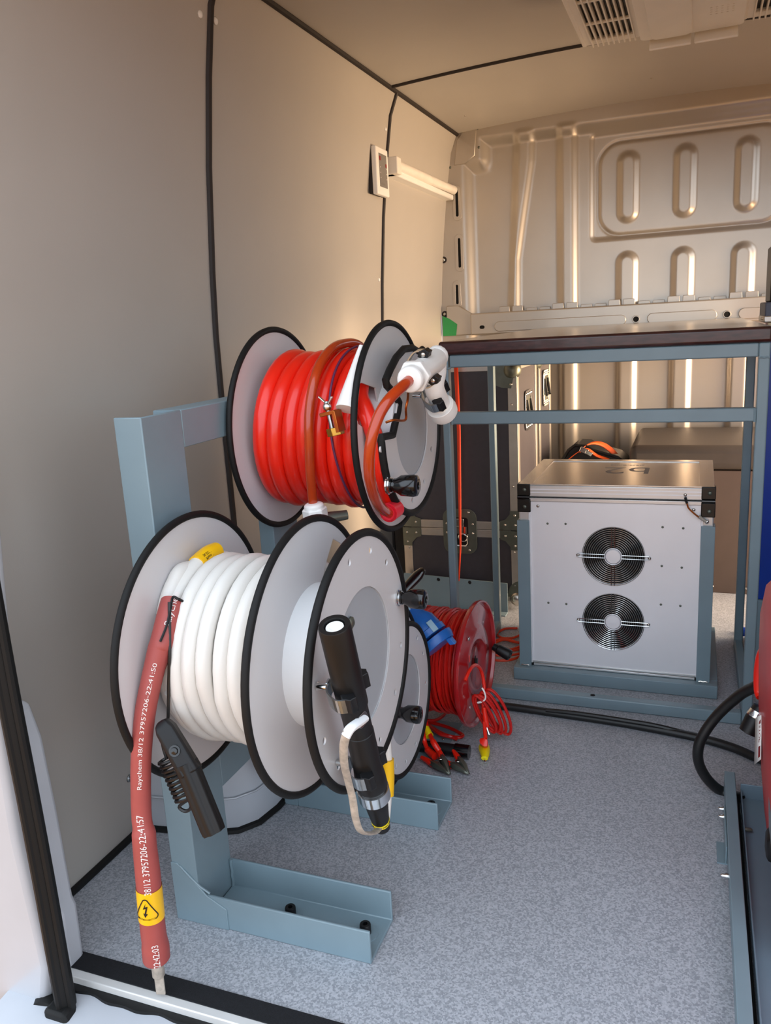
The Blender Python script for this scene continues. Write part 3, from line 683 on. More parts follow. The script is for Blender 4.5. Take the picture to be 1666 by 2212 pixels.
# --- thick red hose
rh = thing('red_hose', (-.71, BYC, .72), 'thick bright red hose wound in a coil on the upper reel', 'hose')
tn = [-.6055, -.634, -.668, -.702, -.735, -.767, -.798, -.826]; path = []
for k in range(len(tn) - 1):
    for i in range(40):
        t = i / 40; a = 2 * PI * t; x = tn[k] + (tn[k + 1] - tn[k]) * ss(.5, 1, t); rr = .148 + .004 * math.sin(1.7 * k + a)
        path.append((x, BYC - rr * math.sin(a) * -1, BZ1 - rr * math.cos(a)))
obj('coil', MB().tube(path, .0172, 14), 'hose_red', rh)
obj('crossing_end', MB().tube(catmull([(-.612, BYC + .05, BZ1 + .145), (-.606, BYC - .06, BZ1 + .150), (-.603, BYC - .125, BZ1 + .085), (-.582, BYC - .152, BZ1 + .05), (-.562, BYC - .165, BZ1 + .0), (-.562, BYC - .15, BZ1 - .07), (-.562, BYC - .10, BZ1 - .135), (-.562, BYC - .04, BZ1 - .16), (-.562, BYC + .03, BZ1 - .165)], 6), .0165, 12), 'hose_red', rh)
obj('pink_cuff', MB().lathe([(0, .0185), (0, .0145), (.02, .0145), (.02, 0), (.036, 0), (.036, .0165), (.002, .019)], (-0.552, 1.42, 0.746), (.15, .9, .05), 20), 'sleeve_pink', rh)
obj('purple_tie', MB().tube([(-.650 + .008 * math.sin(a * 2), BYC - .1675 * math.sin(a), BZ1 - .1675 * math.cos(a)) for a in [-.5 + 3.6 * i / 40 for i in range(41)]], .0024, 8), 'purple', rh)

oh = thing('clear_orange_hose', (-0.708, 1.42, 0.751), 'translucent orange-brown hose lying over the red coil into a white nut', 'hose')
pth = catmull([V((-0.677, 1.545, 1.067)) + V((.015, .11, -.035)), V((-0.677, 1.545, 1.067)) + V((.008, .055, -.004)), (-0.677, 1.545, 1.067), (-0.68, 1.49, 1.058), (-0.682, 1.435, 1.03), (-0.684, 1.402, 0.989), (-0.688, 1.386, 0.938), (-0.691, 1.384, 0.885), (-0.699, 1.395, 0.829), (-0.707, 1.412, 0.775), (-0.709, 1.418, 0.75)], 6)
obj('hose', MB().tube(pth, .0095, 14), 'hose_orange', oh)
nt_ = V((-0.705, 1.414, 0.745)); nd = (V((-0.706, 1.412, 0.766)) - nt_).normalized()
nut = obj('nut', MB().lathe([(-.016, .0255), (.006, .0255), (.010, .022)], nt_, nd, 6).lathe([(.006, .021), (.014, .020), (.018, .017), (.019, .010)], nt_, nd, 20), 'white_plastic', oh, bevel=.002, smooth=25)
obj('fitting', MB().tube([nt_ - nd * .012, V((-0.694, 1.43, 0.728)), V((-0.656, 1.46, 0.73))], [.013, .013, .010], 12), 'galv', oh)

# --- white plastic valve assembly clipped to the front plate
va = thing('valve_fitting', (-0.475, 1.518, 0.915), 'white plastic pipe fittings clipped to the upper reel front plate', 'fitting')
v0, v1, v2, v3 = [V(p) for p in ((-0.47, 1.357, 1.005), (-0.48, 1.535, 1.027), (-0.48, 1.516, 0.978), (-0.48, 1.577, 0.923))]
dA = (v1 - v0).normalized()
obj('nut', MB().lathe([(-.012, .0195), (-.008, .0235), (.012, .0235)], v0, dA, 24).lathe([(.014, .0305), (.034, .0305)], v0, dA, 6), 'white_plastic', va, bevel=.0025, smooth=30)
obj('body', MB().tube([v0 + dA * .03, v0.lerp(v1, .7), v1, v1 + V((0, .012, .004))], [.0215, .0225, .0235, .020], 20), 'white_plastic', va)
obj('elbow', MB().sph(v1 + V((0, .014, .006)), .0225, 18).tube(catmull([v1 + V((0, .010, -.002)), v1.lerp(v2, .5) + V((0, .014, 0)), v2 + V((0, .006, 0)), v2.lerp(v3, .5), v3], 5), .0195, 18), 'white_plastic', va)
obj('end_cap', MB().lathe([(-.022, .0285), (-.004, .0300), (.006, .0285), (.010, .022), (.014, .016), (.024, .015), (.026, .012)], v3, (v3 - v2).normalized() + V((.1, .1, 0)), 28), 'white_plastic', va, bevel=.001)
spring_clip(fp_, v0.lerp(v1, .55), dA, (1, 0, .3), .0225)
spring_clip(fp_, v2.lerp(v3, .35), (v3 - v2).normalized(), (1, 0, 0), .0195)
oh2 = thing('clear_orange_hose', (-0.53, 1.345, 0.765), 'translucent orange-brown hose looping from the white valve down to the pink cuff', 'hose')
obj('hose', MB().tube(catmull([v0 - dA * .004, (-0.475, 1.321, 0.994), (-0.485, 1.286, 0.978), (-0.497, 1.266, 0.954), (-0.507, 1.254, 0.921), (-0.515, 1.254, 0.886), (-0.522, 1.267, 0.847), (-0.532, 1.306, 0.806), (-0.542, 1.358, 0.773), (-0.55, 1.42, 0.746)], 6), .0098, 14), 'hose_orange', oh2)
cwr = thing('copper_wire', (-0.53, 1.382, 0.926), 'bent bare copper wire below the white valve', 'wire')
obj('wire', MB().tube(catmull([(-0.5, 1.426, 0.984), (-0.51, 1.449, 0.961), (-0.515, 1.45, 0.944), (-0.52, 1.461, 0.922), (-0.522, 1.437, 0.922), (-0.526, 1.408, 0.927), (-0.54, 1.406, 0.923)], 4), .0024, 8), 'copper', cwr)

# --- earthing clamp with white cone
gc = thing('earth_clamp', (-0.626, 1.36, 0.906), 'brown copper earthing clamp with wing nut and white cone on the red hose', 'clamp')
k0 = V((-0.633, 1.368, 0.935)); ex, ez = V((.94, -.1, .2)).normalized(), V((.18, 0, -.98)).normalized(); ey = ez.cross(ex)
cl = MB()
cl.obox(k0 + ez * -.012, (.032, .026, .007), (ex, ey, ez)); cl.obox(k0 + ex * .014 + ez * .006, (.007, .026, .04), (ex, ey, ez)); 
clo = obj('jaw', cl, 'copper', gc, bevel=.001)
obj('lower_jaw', MB().lathe([(0, .0165), (.015, .0165)], k0 + ez * .016 + ex * .002, ez, 6), 'brass', gc, bevel=.001, smooth=25)
obj('screw', MB().lathe([(-.034, .0045), (.018, .0045)], k0 + ex * -.003, ez, 12), 'zinc', gc)
obj('wing_nut', MB().sph(k0 + ez * -.024 + ex * -.003, .0085, 12).bar(k0 + ez * -.026, k0 + ez * -.046 + ex * -.016, .006, .003).bar(k0 + ez * -.026, k0 + ez * -.040 + ex * .012, .006, .003), 'chrome', gc, bevel=.001)
obj('cone', MB().lathe([(0, .0205), (.10, .0085), (.13, .0045)], (-0.605, 1.375, 0.952), V((-0.596, 1.43, 1.046)) - V((-0.605, 1.375, 0.952)), 24), 'white_plastic', gc)

# ================================================================ WORK BENCH
tb_ = thing('steel_bench', (-.25, 2.45, 0), 'blue-grey welded square-tube frame under the dark-edged worktop', 'frame')
FX0, FX1, FY0, FY1, W = -.667, .161, 2.18, 2.745, .0215
for x in (FX0, FX1 - W):
    W = .0215 if x < 0 else .026; x = FX0 if x < 0 else FX1 - W
    obj('leg', MB().box((x, FY0, 0), (x + W, FY0 + .03, 1.008)), 'steel_paint', tb_, bevel=.0035)
    obj('leg', MB().box((x, FY1 - .03, 0), (x + W, FY1, 1.008)), 'steel_paint', tb_, bevel=.003)
for z0, z1 in ((.974, 1.008), (.817, .851), (0, .034)):
    obj('front_rail', MB().box((FX0 + W, FY0 + .0005, z0), (FX1 - W, FY0 + .03, z1)), 'steel_paint', tb_, bevel=.0035)
for x in (FX0, FX1 - W):
    obj('side_rail', MB().box((x + .0005, FY0 + .03, 0), (x + W, FY1 - .03, .034)), 'steel_paint', tb_, bevel=.0035)
    obj('side_rail', MB().box((x + .0005, FY0 + .03, .974), (x + W, FY1 - .03, 1.008)), 'steel_paint', tb_, bevel=.0035)
obj('back_rail', MB().box((FX0 + W, FY1 - .03, .974), (FX1 - W, FY1, 1.008)), 'steel_paint', tb_, bevel=.0035)
obj('hole', MB().lathe([(0, .007), (.0006, .007), (.0006, 0)], (-.256, FY0 + .016, .034), (0, 0, 1), 14), 'dark_void', tb_)
obj('weld', MB().tube([(FX1 - W - .002, FY0 - .001, .817 + .0085 * i + .003 * (i % 2)) for i in range(5)], .003, 6), 'steel_paint', tb_)
obj('weld', MB().tube([(FX1 - W + .006 * i, FY0 - .001, .972 + .002 * (i % 2)) for i in range(5)], .003, 6), 'steel_paint', tb_)
obj('weld', MB().tube([(FX0 + .006 * i, FY0 - .001, .972 + .002 * (i % 2)) for i in range(6)], .003, 6), 'steel_paint', tb_)
obj('weld', MB().tube([(FX0 + W + .002, FY0 - .001, .817 + .0085 * i + .003 * (i % 2)) for i in range(5)], .003, 6), 'steel_paint', tb_)
wtp = thing('worktop', (-.25, 2.9, 1.008), 'worktop with dark brown wooden front edge and shiny metal top', 'worktop')
obj('board', MB().box((FX0 - .003, 2.19, 1.0085), (FX1 + .004, 3.84, 1.044)), 'brown_edge', wtp, bevel=.002)
obj('front_edge', MB().box((FX0 - .003, 2.172, 1.0085), (FX1 + .004, 2.19, 1.046)), 'brown_edge', wtp, bevel=.008, seg=3)
obj('top_sheet', MB().box((FX0 + .002, 2.19, 1.044), (FX1, 3.835, 1.0455)), 'alu_lid', wtp)
# instrument case at the right end of the worktop
ib = thing('instrument_case', (.30, 2.71, 1.0455), 'dark grey case with metal base strip at the right end of the worktop', 'case')
obj('body', MB().box((.172, 2.602, 1.058), (.46, 2.83, 1.102)), 'grey_panel', ib, bevel=.004)
obj('base_frame', MB().box((.170, 2.60, 1.0455), (.462, 2.832, 1.064)), 'alu_edge', ib, bevel=.003)
obj('upper_panel', MB().box((.186, 2.64, 1.102), (.45, 2.82, 1.26)), 'black', ib, bevel=.004)
for y in (2.612, 2.64, 2.70): rivet(ib, (.170, y, 1.056), (-1, 0, 0), .004)

# ================================================================ FAN CASE
cr = thing('case_cradle', (-.22, 2.55, 0), 'blue-grey angle-steel cradle on the floor around the silver fan case', 'cradle')
CX0, CX1, CY0, CY1 = -.512, .078, 2.322, 2.80
for a, b in (((CX0, CY0, 0), (CX1, CY0 + .04, .04)), ((CX0, CY1 - .04, 0), (CX1, CY1, .04)), ((CX0, CY0 + .04, 0), (CX0 + .035, CY1 - .04, .04)), ((CX1 - .035, CY0 + .04, 0), (CX1, CY1 - .04, .04))):
    obj('base_rail', MB().box(a, b), 'steel_paint', cr, bevel=.0025)
for x, sg in ((-.4965, 1), (.0565, -1)):
    for y, sy in ((2.343, 1), (2.787, -1)):
        poly = [(x, y), (x + sg * .037, y), (x + sg * .037, y + sy * .004), (x + sg * .004, y + sy * .004), (x + sg * .004, y + sy * .04), (x, y + sy * .04)]
        if sg * sy < 0: poly = poly[::-1]
        obj('corner_post', MB().prism(poly, on_z(.04), .466), 'steel_paint', cr, bevel=.001)
    obj('weld', MB().tube([(x + sg * (.006 + .006 * i), 2.342, .042 + .0015 * (i % 2)) for i in range(5)], .002, 6), 'bolt', cr)

KX0, KX1, KY0, KY1, KZ0, KZL, KZ1 = -.492, .052, 2.349, 2.78, .041, .578, .616
fc = thing('fan_case', (-.22, 2.565, .041), 'silver aluminium equipment case with two round fan grilles', 'case')
FANS = [(-.217, .404), (-.216, .201)]
FR = .0885
body = MB()
for a, b in (((KX0 + .004, KY0 + .03, KZ0), (KX0 + .01, KY1, KZL - .002)), ((KX1 - .01, KY0 + .03, KZ0), (KX1 - .004, KY1, KZL - .002)), ((KX0 + .004, KY1 - .006, KZ0), (KX1 - .004, KY1, KZL - .002)), ((KX0 + .004, KY0 + .03, KZ0), (KX1 - .004, KY1, KZ0 + .006))): body.box(a, b)
obj('shell', body, 'alu_case', fc)
PX0, PX1 = -.458, .020
fpnl = obj('front_panel', MB().flat([[(PX0, KZ0 + .012), (PX1, KZ0 + .012), (PX1, KZL - .012), (PX0, KZL - .012)]] + [circle(x, z, FR - .002, 64) for x, z in FANS], on_y(KY0 + .008), .0015), 'alu_case', fc)
for x0, x1 in ((KX0, PX0 - .001), (PX1 + .001, KX1)):
    obj('corner_profile', MB().box((x0, KY0 + .004, KZ0), (x1, KY0 + .034, KZL - .002)), 'alu', fc, bevel=.004)
for x in (PX0 - .002, PX1 + .002):
    obj('edge_bead', MB().box((x - .003, KY0 + .001, KZ0 + .006), (x + .003, KY0 + .008, KZL - .006)), 'alu_case', fc, bevel=.001)
obj('bottom_profile', MB().box((PX0, KY0 + .001, KZ0), (PX1, KY0 + .02, KZ0 + .007)), 'alu', fc, bevel=.0015)
obj('bottom_profile', MB().box((PX0, KY0 + .003, KZ0 + .0075), (PX1, KY0 + .02, KZ0 + .014)), 'alu', fc, bevel=.0015)
obj('top_profile', MB().box((PX0, KY0 + .001, KZL - .014), (PX1, KY0 + .02, KZL - .003)), 'alu', fc, bevel=.0015)
obj('seam_gap', MB().box((KX0 + .012, KY0 + .012, KZL - .003), (KX1 - .012, KY1 - .012, KZL + .001)), 'dark_void', fc)
for x in (PX0 + .001, PX1 - .001): obj('foot_pad', MB().box((x - .004, KY0 - .001, KZ0 + .001), (x + .004, KY0 + .004, KZ0 + .008)), 'black', fc)
lid = obj('lid', MB().box((KX0, KY0, KZL), (KX1, KY1, KZ1 - .002)), 'alu', fc, bevel=.003)
for z in (KZL + .012, KZL + .022): obj('groove', MB().box((KX0 + .034, KY0 - .0008, z), (KX1 - .034, KY0 + .001, z + .003)), 'alu_case', lid)
obj('lid_frame', MB().flat([[(KX0 + .001, KY0 + .001), (KX1 - .001, KY0 + .001), (KX1 - .001, KY1 - .001), (KX0 + .001, KY1 - .001)], [(KX0 + .04, KY0 + .02), (KX0 + .04, KY1 - .034), (KX1 - .04, KY1 - .034), (KX1 - .04, KY0 + .02)]], on_z(KZ1 - .0005), .0012, .0006), 'alu_lid', lid)
obj('lid_panel', MB().box((KX0 + .04, KY0 + .02, KZ1 - .003), (KX1 - .04, KY1 - .034, KZ1 - .0012)), 'alu_lid', lid)
lt = lambda q: V((-.200 - q[0], 2.60 - q[1], KZ1 - .0011 + q[2]))
obj('lettering', MB().text('b2', .15, lt, .0001), 'ink_grey', lid)
obj('lettering', MB().text('electronics', .024, lambda q: V((-.205 - q[0], 2.685 - q[1], KZ1 - .0011 + q[2])), .0001), 'ink_grey', lid)
for x0, x1 in ((KX0 - .003, PX0 + .002), (PX1 - .002, KX1 + .003)):
    hg = obj('hinge', MB().box((x0, KY0 - .003, KZL + .004), (x1, KY0 + .035, KZ1 + .001)), 'hinge', fc, bevel=.002)
    obj('leaf', MB().box((x0, KY0 - .003, KZL - .047), (x1, KY0 + .035, KZL - .006)), 'hinge', hg, bevel=.002)
    obj('knuckle', MB().lathe([(0, .006), (x1 - x0 - .002, .006)], (x0 + .001, KY0 - .003, KZL - .001), (1, 0, 0), 12), 'black_gloss', hg)
    for z in (KZL + .022, KZL - .030): rivet(hg, ((x0 + x1) / 2 + .003, KY0 - .003, z), (0, -1, 0), .0065, 'galv', 'screw')
for px in (((-0.435, 2.355, 0.549)), ((-0.001, 2.355, 0.55)), ((-0.024, 2.349, 0.593))): rivet(fpnl, px, (0, -1, 0), .005, 'bolt', 'screw')
for px in ((-0.407, 2.355, 0.496), (-0.354, 2.355, 0.497), (-0.082, 2.355, 0.497), (-0.027, 2.355, 0.496), (-0.082, 2.355, 0.382), (-0.028, 2.355, 0.38), (-0.407, 2.355, 0.247), (-0.353, 2.355, 0.247), (-0.082, 2.355, 0.265), (-0.029, 2.355, 0.265)):
    rivet(fpnl, px, (0, -1, 0), .0036, 'galv', 'screw')
ew = obj('earth_wire', MB().tube(catmull([(-0.024, 2.343, 0.588), (-0.019, 2.34, 0.571), (-0.014, 2.338, 0.558), (0.001, 2.338, 0.543), (0.018, 2.34, 0.529)], 5), .0024, 8), 'copper', fc)
obj('sleeve', MB().tube([(-0.024, 2.343, 0.588), (-0.019, 2.34, 0.571)], .0035, 8), 'black', ew)
obj('lug', MB().tube([(0.013, 2.339, 0.535), (0.032, 2.343, 0.52)], [.005, .004], 10), 'braid', ew)
rivet(ew, (0.034, 2.345, 0.519), (0, -1, 0), .006, 'chrome', 'screw')
for n_, (fx, fz) in enumerate(FANS):
    fan = empty('fan', (fx, KY0 + .03, fz), fc)
    obj('housing', MB().lathe([(0, FR + .004), (0, FR), (.06, FR), (.06, 0), (.064, 0), (.064, FR + .004)], (fx, KY0 + .009, fz), (0, 1, 0), 48), 'dark_void', fan)
    obj('hub', MB().lathe([(0, 0), (.001, .030), (.003, .033), (.03, .033)], (fx, KY0 + .020, fz), (0, 1, 0), 32), 'alu_case', fan)
    for k in range(7):
        a0 = 2 * PI * k / 7 + (2.95 if n_ == 0 else 2.55); bl = MB(); nr = 5
        for i in range(nr):
            r = .032 + (.082 - .032) * i / (nr - 1)
            for j in range(4):
                a = a0 + (j / 3 - .5) * .52 + .18 * (i / (nr - 1)); yy = KY0 + .026 + .016 * (j / 3)
                bl.v.append(V((fx + r * math.cos(a), yy, fz + r * math.sin(a))))
        bl.f = [(i * 4 + j, i * 4 + j + 1, (i + 1) * 4 + j + 1, (i + 1) * 4 + j) for i in range(nr - 1) for j in range(3)]
        obj('blade', bl, 'alu_case' if k == 0 else 'dark_void', fan, recalc=False)
    gy = KY0 + .0035
    gw = MB()
    for i in range(11): gw.ring((fx, gy, fz), (0, 1, 0), .030 + (FR - .030) * i / 10, .00105, 48, 5)
    ga = obj('guard', gw, 'chrome', fan)
    for dx in (-.0045, .0045):
        obj('spoke', MB().tube([(fx + dx, gy - .002, fz + .026), (fx + dx, gy - .002, fz + FR)], .0012, 6), 'chrome', ga)
        obj('spoke', MB().tube([(fx + dx, gy - .002, fz - .026), (fx + dx, gy - .002, fz - FR)], .0012, 6), 'chrome', ga)
    for sg in (-1, 1):
        obj('spoke', MB().tube([(fx + sg * .024, gy - .003, fz + .005), (fx + sg * .098, gy - .003, fz + .005), (fx + sg * .104, gy - .002, fz + .003), (fx + sg * .104, gy - .002, fz - .003), (fx + sg * .098, gy - .003, fz - .005), (fx + sg * .024, gy - .003, fz - .005)], .0014, 6), 'chrome', ga)
        rivet(ga, (fx + sg * .101, KY0 + .005, fz), (0, -1, 0), .005, 'bolt', 'screw')
    obj('badge', MB().lathe([(0, .0), (.0005, .020), (.003, .022), (.004, .022)], (fx, gy - .004, fz), (0, 1, 0), 32).ring((fx, gy - .001, fz), (0, 1, 0), .0245, .0018, 40, 6), 'alu_case', ga)

# ================================================================ FLIGHT CASES
def flight_case(y0, y1, label, latch):
    X0, X1, Z0, Z1, ZM = -1.075, -.610, .035, .945, .318
    t = thing('flight_case', ((X0 + X1) / 2, (y0 + y1) / 2, 0), label, 'case', 'charcoal flight cases with aluminium edges')
    obj('lower_box', MB().box((X0 + .004, y0 + .004, Z0), (X1 - .004, y1 - .004, ZM - .001)), 'laminate', t)
    obj('lid_box', MB().box((X0 + .004, y0 + .004, ZM + .001), (X1 - .004, y1 - .004, Z1)), 'laminate', t)
    E_ = .034; a = .0025
    for sx in (0, 1):
        for sy in (0, 1):
            for z0, z1 in ((Z0, ZM - .018), (ZM + .018, Z1 - .002)):
                x, y = (X0, X1)[sx], (y0, y1)[sy]; dx, dy = (1, -1)[sx], (1, -1)[sy]
                poly = [(x, y), (x + dx * E_, y), (x + dx * E_, y + dy * a * 2), (x + dx * a * 2, y + dy * a * 2), (x + dx * a * 2, y + dy * E_), (x, y + dy * E_)]
                if dx * dy < 0: poly = poly[::-1]
                e = obj('edge_profile', MB().prism(poly, on_z(z0), z1 - z0), 'alu_edge', t, bevel=.001)
                if sy == 0 and (sx == 1 or z0 < .2):
                    for k in (.25, .75): rivet(e, (x + dx * .022, y, z0 + (z1 - z0) * k), (0, -1, 0), .0045)
    for z0 in (Z0, ZM - .031, ZM + .001, Z1 - .03):
        fr_ = obj('band', MB().box((X0 + E_, y0, z0), (X1 - E_, y0 + .005, z0 + .030)), 'alu_edge', t, bevel=.001)
        for k in range(4): obj('rib', MB().box((X0 + E_, y0 - .001, z0 + .004 + .007 * k), (X1 - E_, y0 + .001, z0 + .006 + .007 * k)), 'alu_edge', fr_)
        obj('band', MB().box((X1 - .005, y0 + E_, z0), (X1, y1 - E_, z0 + .030)), 'alu_edge', t, bevel=.001)
    for x, sg in ((X0, 1), (X1, -1)):
        for zz, up in ((ZM + .0015, 1), (ZM - .0015, -1)):
            pl = [(x - sg * .001, zz), (x + sg * .075, zz), (x + sg * .075, zz + up * .034), (x + sg * .055, zz + up * .04), (x + sg * .036, zz + up * .062), (x + sg * .036, zz + up * .075), (x - sg * .001, zz + up * .075)]
            br = obj('corner_brace', MB().prism(pl, on_y(y0 - .0005), .002), 'galv', t)
            for u, v in ((.016, .02), (.055, .02), (.018, .058)): rivet(br, (x + sg * u, y0 - .0025, zz + up * v), (0, -1, 0), .0052)
            br2 = obj('side_brace', MB().box((x - .002 if sg > 0 else x - .0, y0, min(zz, zz + up * .075)), (x if sg > 0 else x + .002, y0 + .04, max(zz, zz + up * .075))), 'galv', t)
            if sg < 0:
                for v in (.02, .045, .065): rivet(br2, (x + .002, y0 + .015, zz + up * v), (1, 0, 0), .0055)
        bc = obj('ball_corner', MB().sph((x + sg * .016, y0 + .014, Z0 + .012), .031, 18), 'bolt', t)
        obj('corner_plate', MB().flat([[(x, Z0 + .02), (x + sg * .05, Z0 + .02)] + [(x + sg * .05 * math.cos(b), Z0 + .025 + .06 * math.sin(b)) for b in (.3, .6, .9, 1.2, 1.5)]], on_y(y0 - .001), .0012), 'galv', t)
        obj('ball_corner', MB().sph((x + sg * .02, y0 + .016, Z1 - .03), .034, 18), 'galv', t)
        cp = obj('corner_plate', MB().flat([[(x, Z1)] + [(x + sg * .105 * math.cos(b) ** .6, Z1 - .095 * math.sin(b) ** .6) for b in (.02, .3, .6, .9, 1.2, 1.5)]], on_y(y0 - .001), .0014), 'galv', t)
        for u, v in ((.085, .022), (.022, .08)): rivet(cp, (x + sg * u, y0 - .0025, Z1 - v), (0, -1, 0), .0055)
    if latch:
        cx, cz = -.842, ZM - .02
        dish = obj('butterfly_latch', MB().flat([rrect(cx - .066, cz - .078, cx + .066, cz + .098, .034), rrect(cx - .034, cz - .05, cx + .034, cz + .066, .012)], on_y(y0 - .0015), .0013, .0008), 'galv', t)
        obj('recess', MB().box((cx - .034, y0 - .0012, cz - .05), (cx + .034, y0 + .0003, cz + .066)), 'black', dish)
        for sg in (-1, 1):
            for v in (-.064, .004, .04, .086): rivet(dish, (cx + sg * (.052 if -.05 < v < .08 else .036), y0 - .003, cz + v), (0, -1, 0), .005)
        obj('wing', MB().ring((cx + .012, y0 - .006, cz - .014), (0, 1, .3), .017, .003, 20, 6).box((cx - .012, y0 - .009, cz + .002), (cx + .030, y0 - .002, cz + .03)), 'chrome', dish)
        obj('loop', MB().tube([(cx - .022, y0 - .004, cz - .012), (cx - .022, y0 - .004, cz - .04), (cx - .014, y0 - .004, cz - .047), (cx + .022, y0 - .004, cz - .047), (cx + .030, y0 - .004, cz - .038), (cx + .030, y0 - .004, cz - .0)], .003, 6), 'chrome', dish)
        obj('hasp', MB().box((cx - .014, y0 - .005, cz + .03), (cx + .016, y0 - .001, cz + .06)), 'chrome', dish, bevel=.001)
    # recessed handle on the right side
    ym, zc = (y0 + y1) / 2 + .01, .75 if latch else .80
    hn = obj('handle_dish', MB().flat([rrect(ym - .062, zc - .075, ym + .062, zc + .075, .02), rrect(ym - .04, zc - .052, ym + .04, zc + .052, .01)], on_x(X1 + .0015), .0013, .0008), 'chrome', t)
    obj('recess', MB().box((X1 - .0005, ym - .04, zc - .052), (X1 + .001, ym + .04, zc + .052)), 'galv', hn)
    obj('grip', MB().tube([(X1 + .002, ym - .034, zc + .04), (X1 + .012, ym - .034, zc - .03), (X1 + .012, ym + .034, zc - .03), (X1 + .002, ym + .034, zc + .04)], .006, 8), 'black', hn)
    for k in (-.05, -.017, .017, .05):
        rivet(hn, (X1 + .003, ym + k, zc + .063), (1, 0, 0), .006, 'chrome'); rivet(hn, (X1 + .003, ym + k, zc - .063), (1, 0, 0), .006, 'chrome')
    return t
flight_case(2.925, 3.315, 'charcoal flight case with aluminium edges and latch, behind the red cord reel', True)
flight_case(3.365, 3.65, 'charcoal flight case at the back, half hidden behind the nearer one', False)
rp = thing('retaining_plate', (-.85, 2.89, 0), 'blue-grey steel angle plate on the floor in front of the flight case', 'plate')
obj('upright', MB().flat([[(-1.07, 0), (-.655, 0), (-.655, .118), (-1.07, .136)], circle(-.802, .113, .0075, 12), circle(-.928, .117, .0075, 12)], on_y(2.894), .002), 'steel_paint', rp, bevel=.0008)
obj('foot', MB().box((-1.07, 2.85, 0), (-.655, 2.892, .004)), 'steel_paint', rp)
sp_ = thing('lashing_strap', (-.83, 2.885, .11), 'narrow orange lashing strap running down the charcoal flight case', 'strap')
obj('webbing', MB().add([(-.832, 2.884, .97), (-.816, 2.884, .97), (-.829, 2.886, .70), (-.815, 2.886, .70), (-.834, 2.887, .45), (-.822, 2.887, .45), (-.836, 2.886, .25), (-.829, 2.889, .25), (-.846, 2.886, .118), (-.841, 2.888, .118)], [(0, 1, 3, 2), (2, 3, 5, 4), (4, 5, 7, 6), (6, 7, 9, 8)]), 'strap_red', sp_)
sp_.children[0].modifiers.new('thick', 'SOLIDIFY').thickness = .0015

# ================================================================ BACK OF THE VAN
sb = thing('upholstered_bench', (.15, 3.55, 0), 'box seat with dark grey vinyl cushion against the bulkhead', 'seat')
obj('box', MB().box((-.235, 3.285, 0), (.60, 3.83, .488)), 'seat_board', sb, bevel=.002)
obj('cushion', MB().box((-.245, 3.272, .49), (.61, 3.83, .585)), 'vinyl', sb, bevel=.03, seg=5)
for x in (.075, .20, .4): rivet(sb, (x, 3.285, .025), (0, -1, 0), .007, 'bolt', 'screw')
kc = thing('carry_case', (-.40, 3.5, 0), 'black carry case tied with an orange ratchet strap behind the fan case', 'case')
prof_ = [(-.53, .02), (-.27, .02), (-.268, .49), (-.30, .515), (-.40, .545), (-.43, .562), (-.475, .565), (-.50, .545), (-.535, .49)]
obj('body', MB().prism(prof_, on_y(3.62), .20), 'black', kc, bevel=.008)
obj('foot', MB().box((-.51, 3.44, 0), (-.29, 3.60, .02)), 'black', kc)
obj('rim', MB().tube([(x, 3.42, z) for x, z in prof_[2:]], .006, 8), 'black', kc)
for pts in ([(-0.494, 3.4, 0.509), (-0.455, 3.39, 0.54), (-0.421, 3.385, 0.553), (-0.38, 3.39, 0.525), (-0.335, 3.4, 0.508)], [(-0.443, 3.41, 0.541), (-0.426, 3.43, 0.563), (-0.398, 3.46, 0.568), (-0.362, 3.48, 0.555), (-0.324, 3.48, 0.524), (-0.302, 3.47, 0.494)]):
    c = catmull(pts, 5); w = .012 if pts[0][1] < 3.405 else .024; m = MB()
    for p in c: m.v += [p + V((-.3 * w, -w, -.15 * w)) * .8, p + V((.3 * w, w, .15 * w)) * .8]
    m.f = [(2 * i, 2 * i + 1, 2 * i + 3, 2 * i + 2) for i in range(len(c) - 1)]
    so = obj('ratchet_strap', m, 'strap_orange', kc, recalc=False); so.modifiers.new('thick', 'SOLIDIFY').thickness = .003
bk = obj('buckle', MB().obox((-0.431, 3.38, 0.55), (.035, .014, .02), ((.9, 0, -.4), (0, 1, 0), (.4, 0, .9))), 'chrome', kc, bevel=.002)
obj('lever', MB().obox((-0.411, 3.372, 0.54), (.03, .006, .016), ((.85, 0, -.5), (0, 1, 0), (.5, 0, .85))), 'chrome', bk, bevel=.002)

bc_ = thing('blue_case', (.40, 2.71, 0), 'bright blue tall case with pale edge right of the bench frame', 'case')
obj('plinth', MB().box((.180, 2.59, 0), (.62, 2.83, .216)), 'steel_paint', bc_, bevel=.002)
obj('body', MB().box((.190, 2.60, .2165), (.60, 2.83, 1.0445)), 'blue_case', bc_, bevel=.002)
obj('edge_strip', MB().box((.181, 2.596, .2165), (.190, 2.62, 1.0445)), 'cream', bc_, bevel=.001)
bp_ = thing('blue_pipe', (0.174, 2.86, -0.015), 'short blue capped pipe on the floor behind the bench frame leg', 'pipe')
obj('cap', MB().lathe([(0, .018), (.004, .022), (.03, .022), (.034, .018)], (0.161, 2.86, 0.001), (1, 0, 0), 20), 'blue_case', bp_)
obj('pipe', MB().lathe([(.03, .014), (.045, .014)], (0.161, 2.86, 0.001), (1, 0, 0), 16), 'blue_case', bp_)

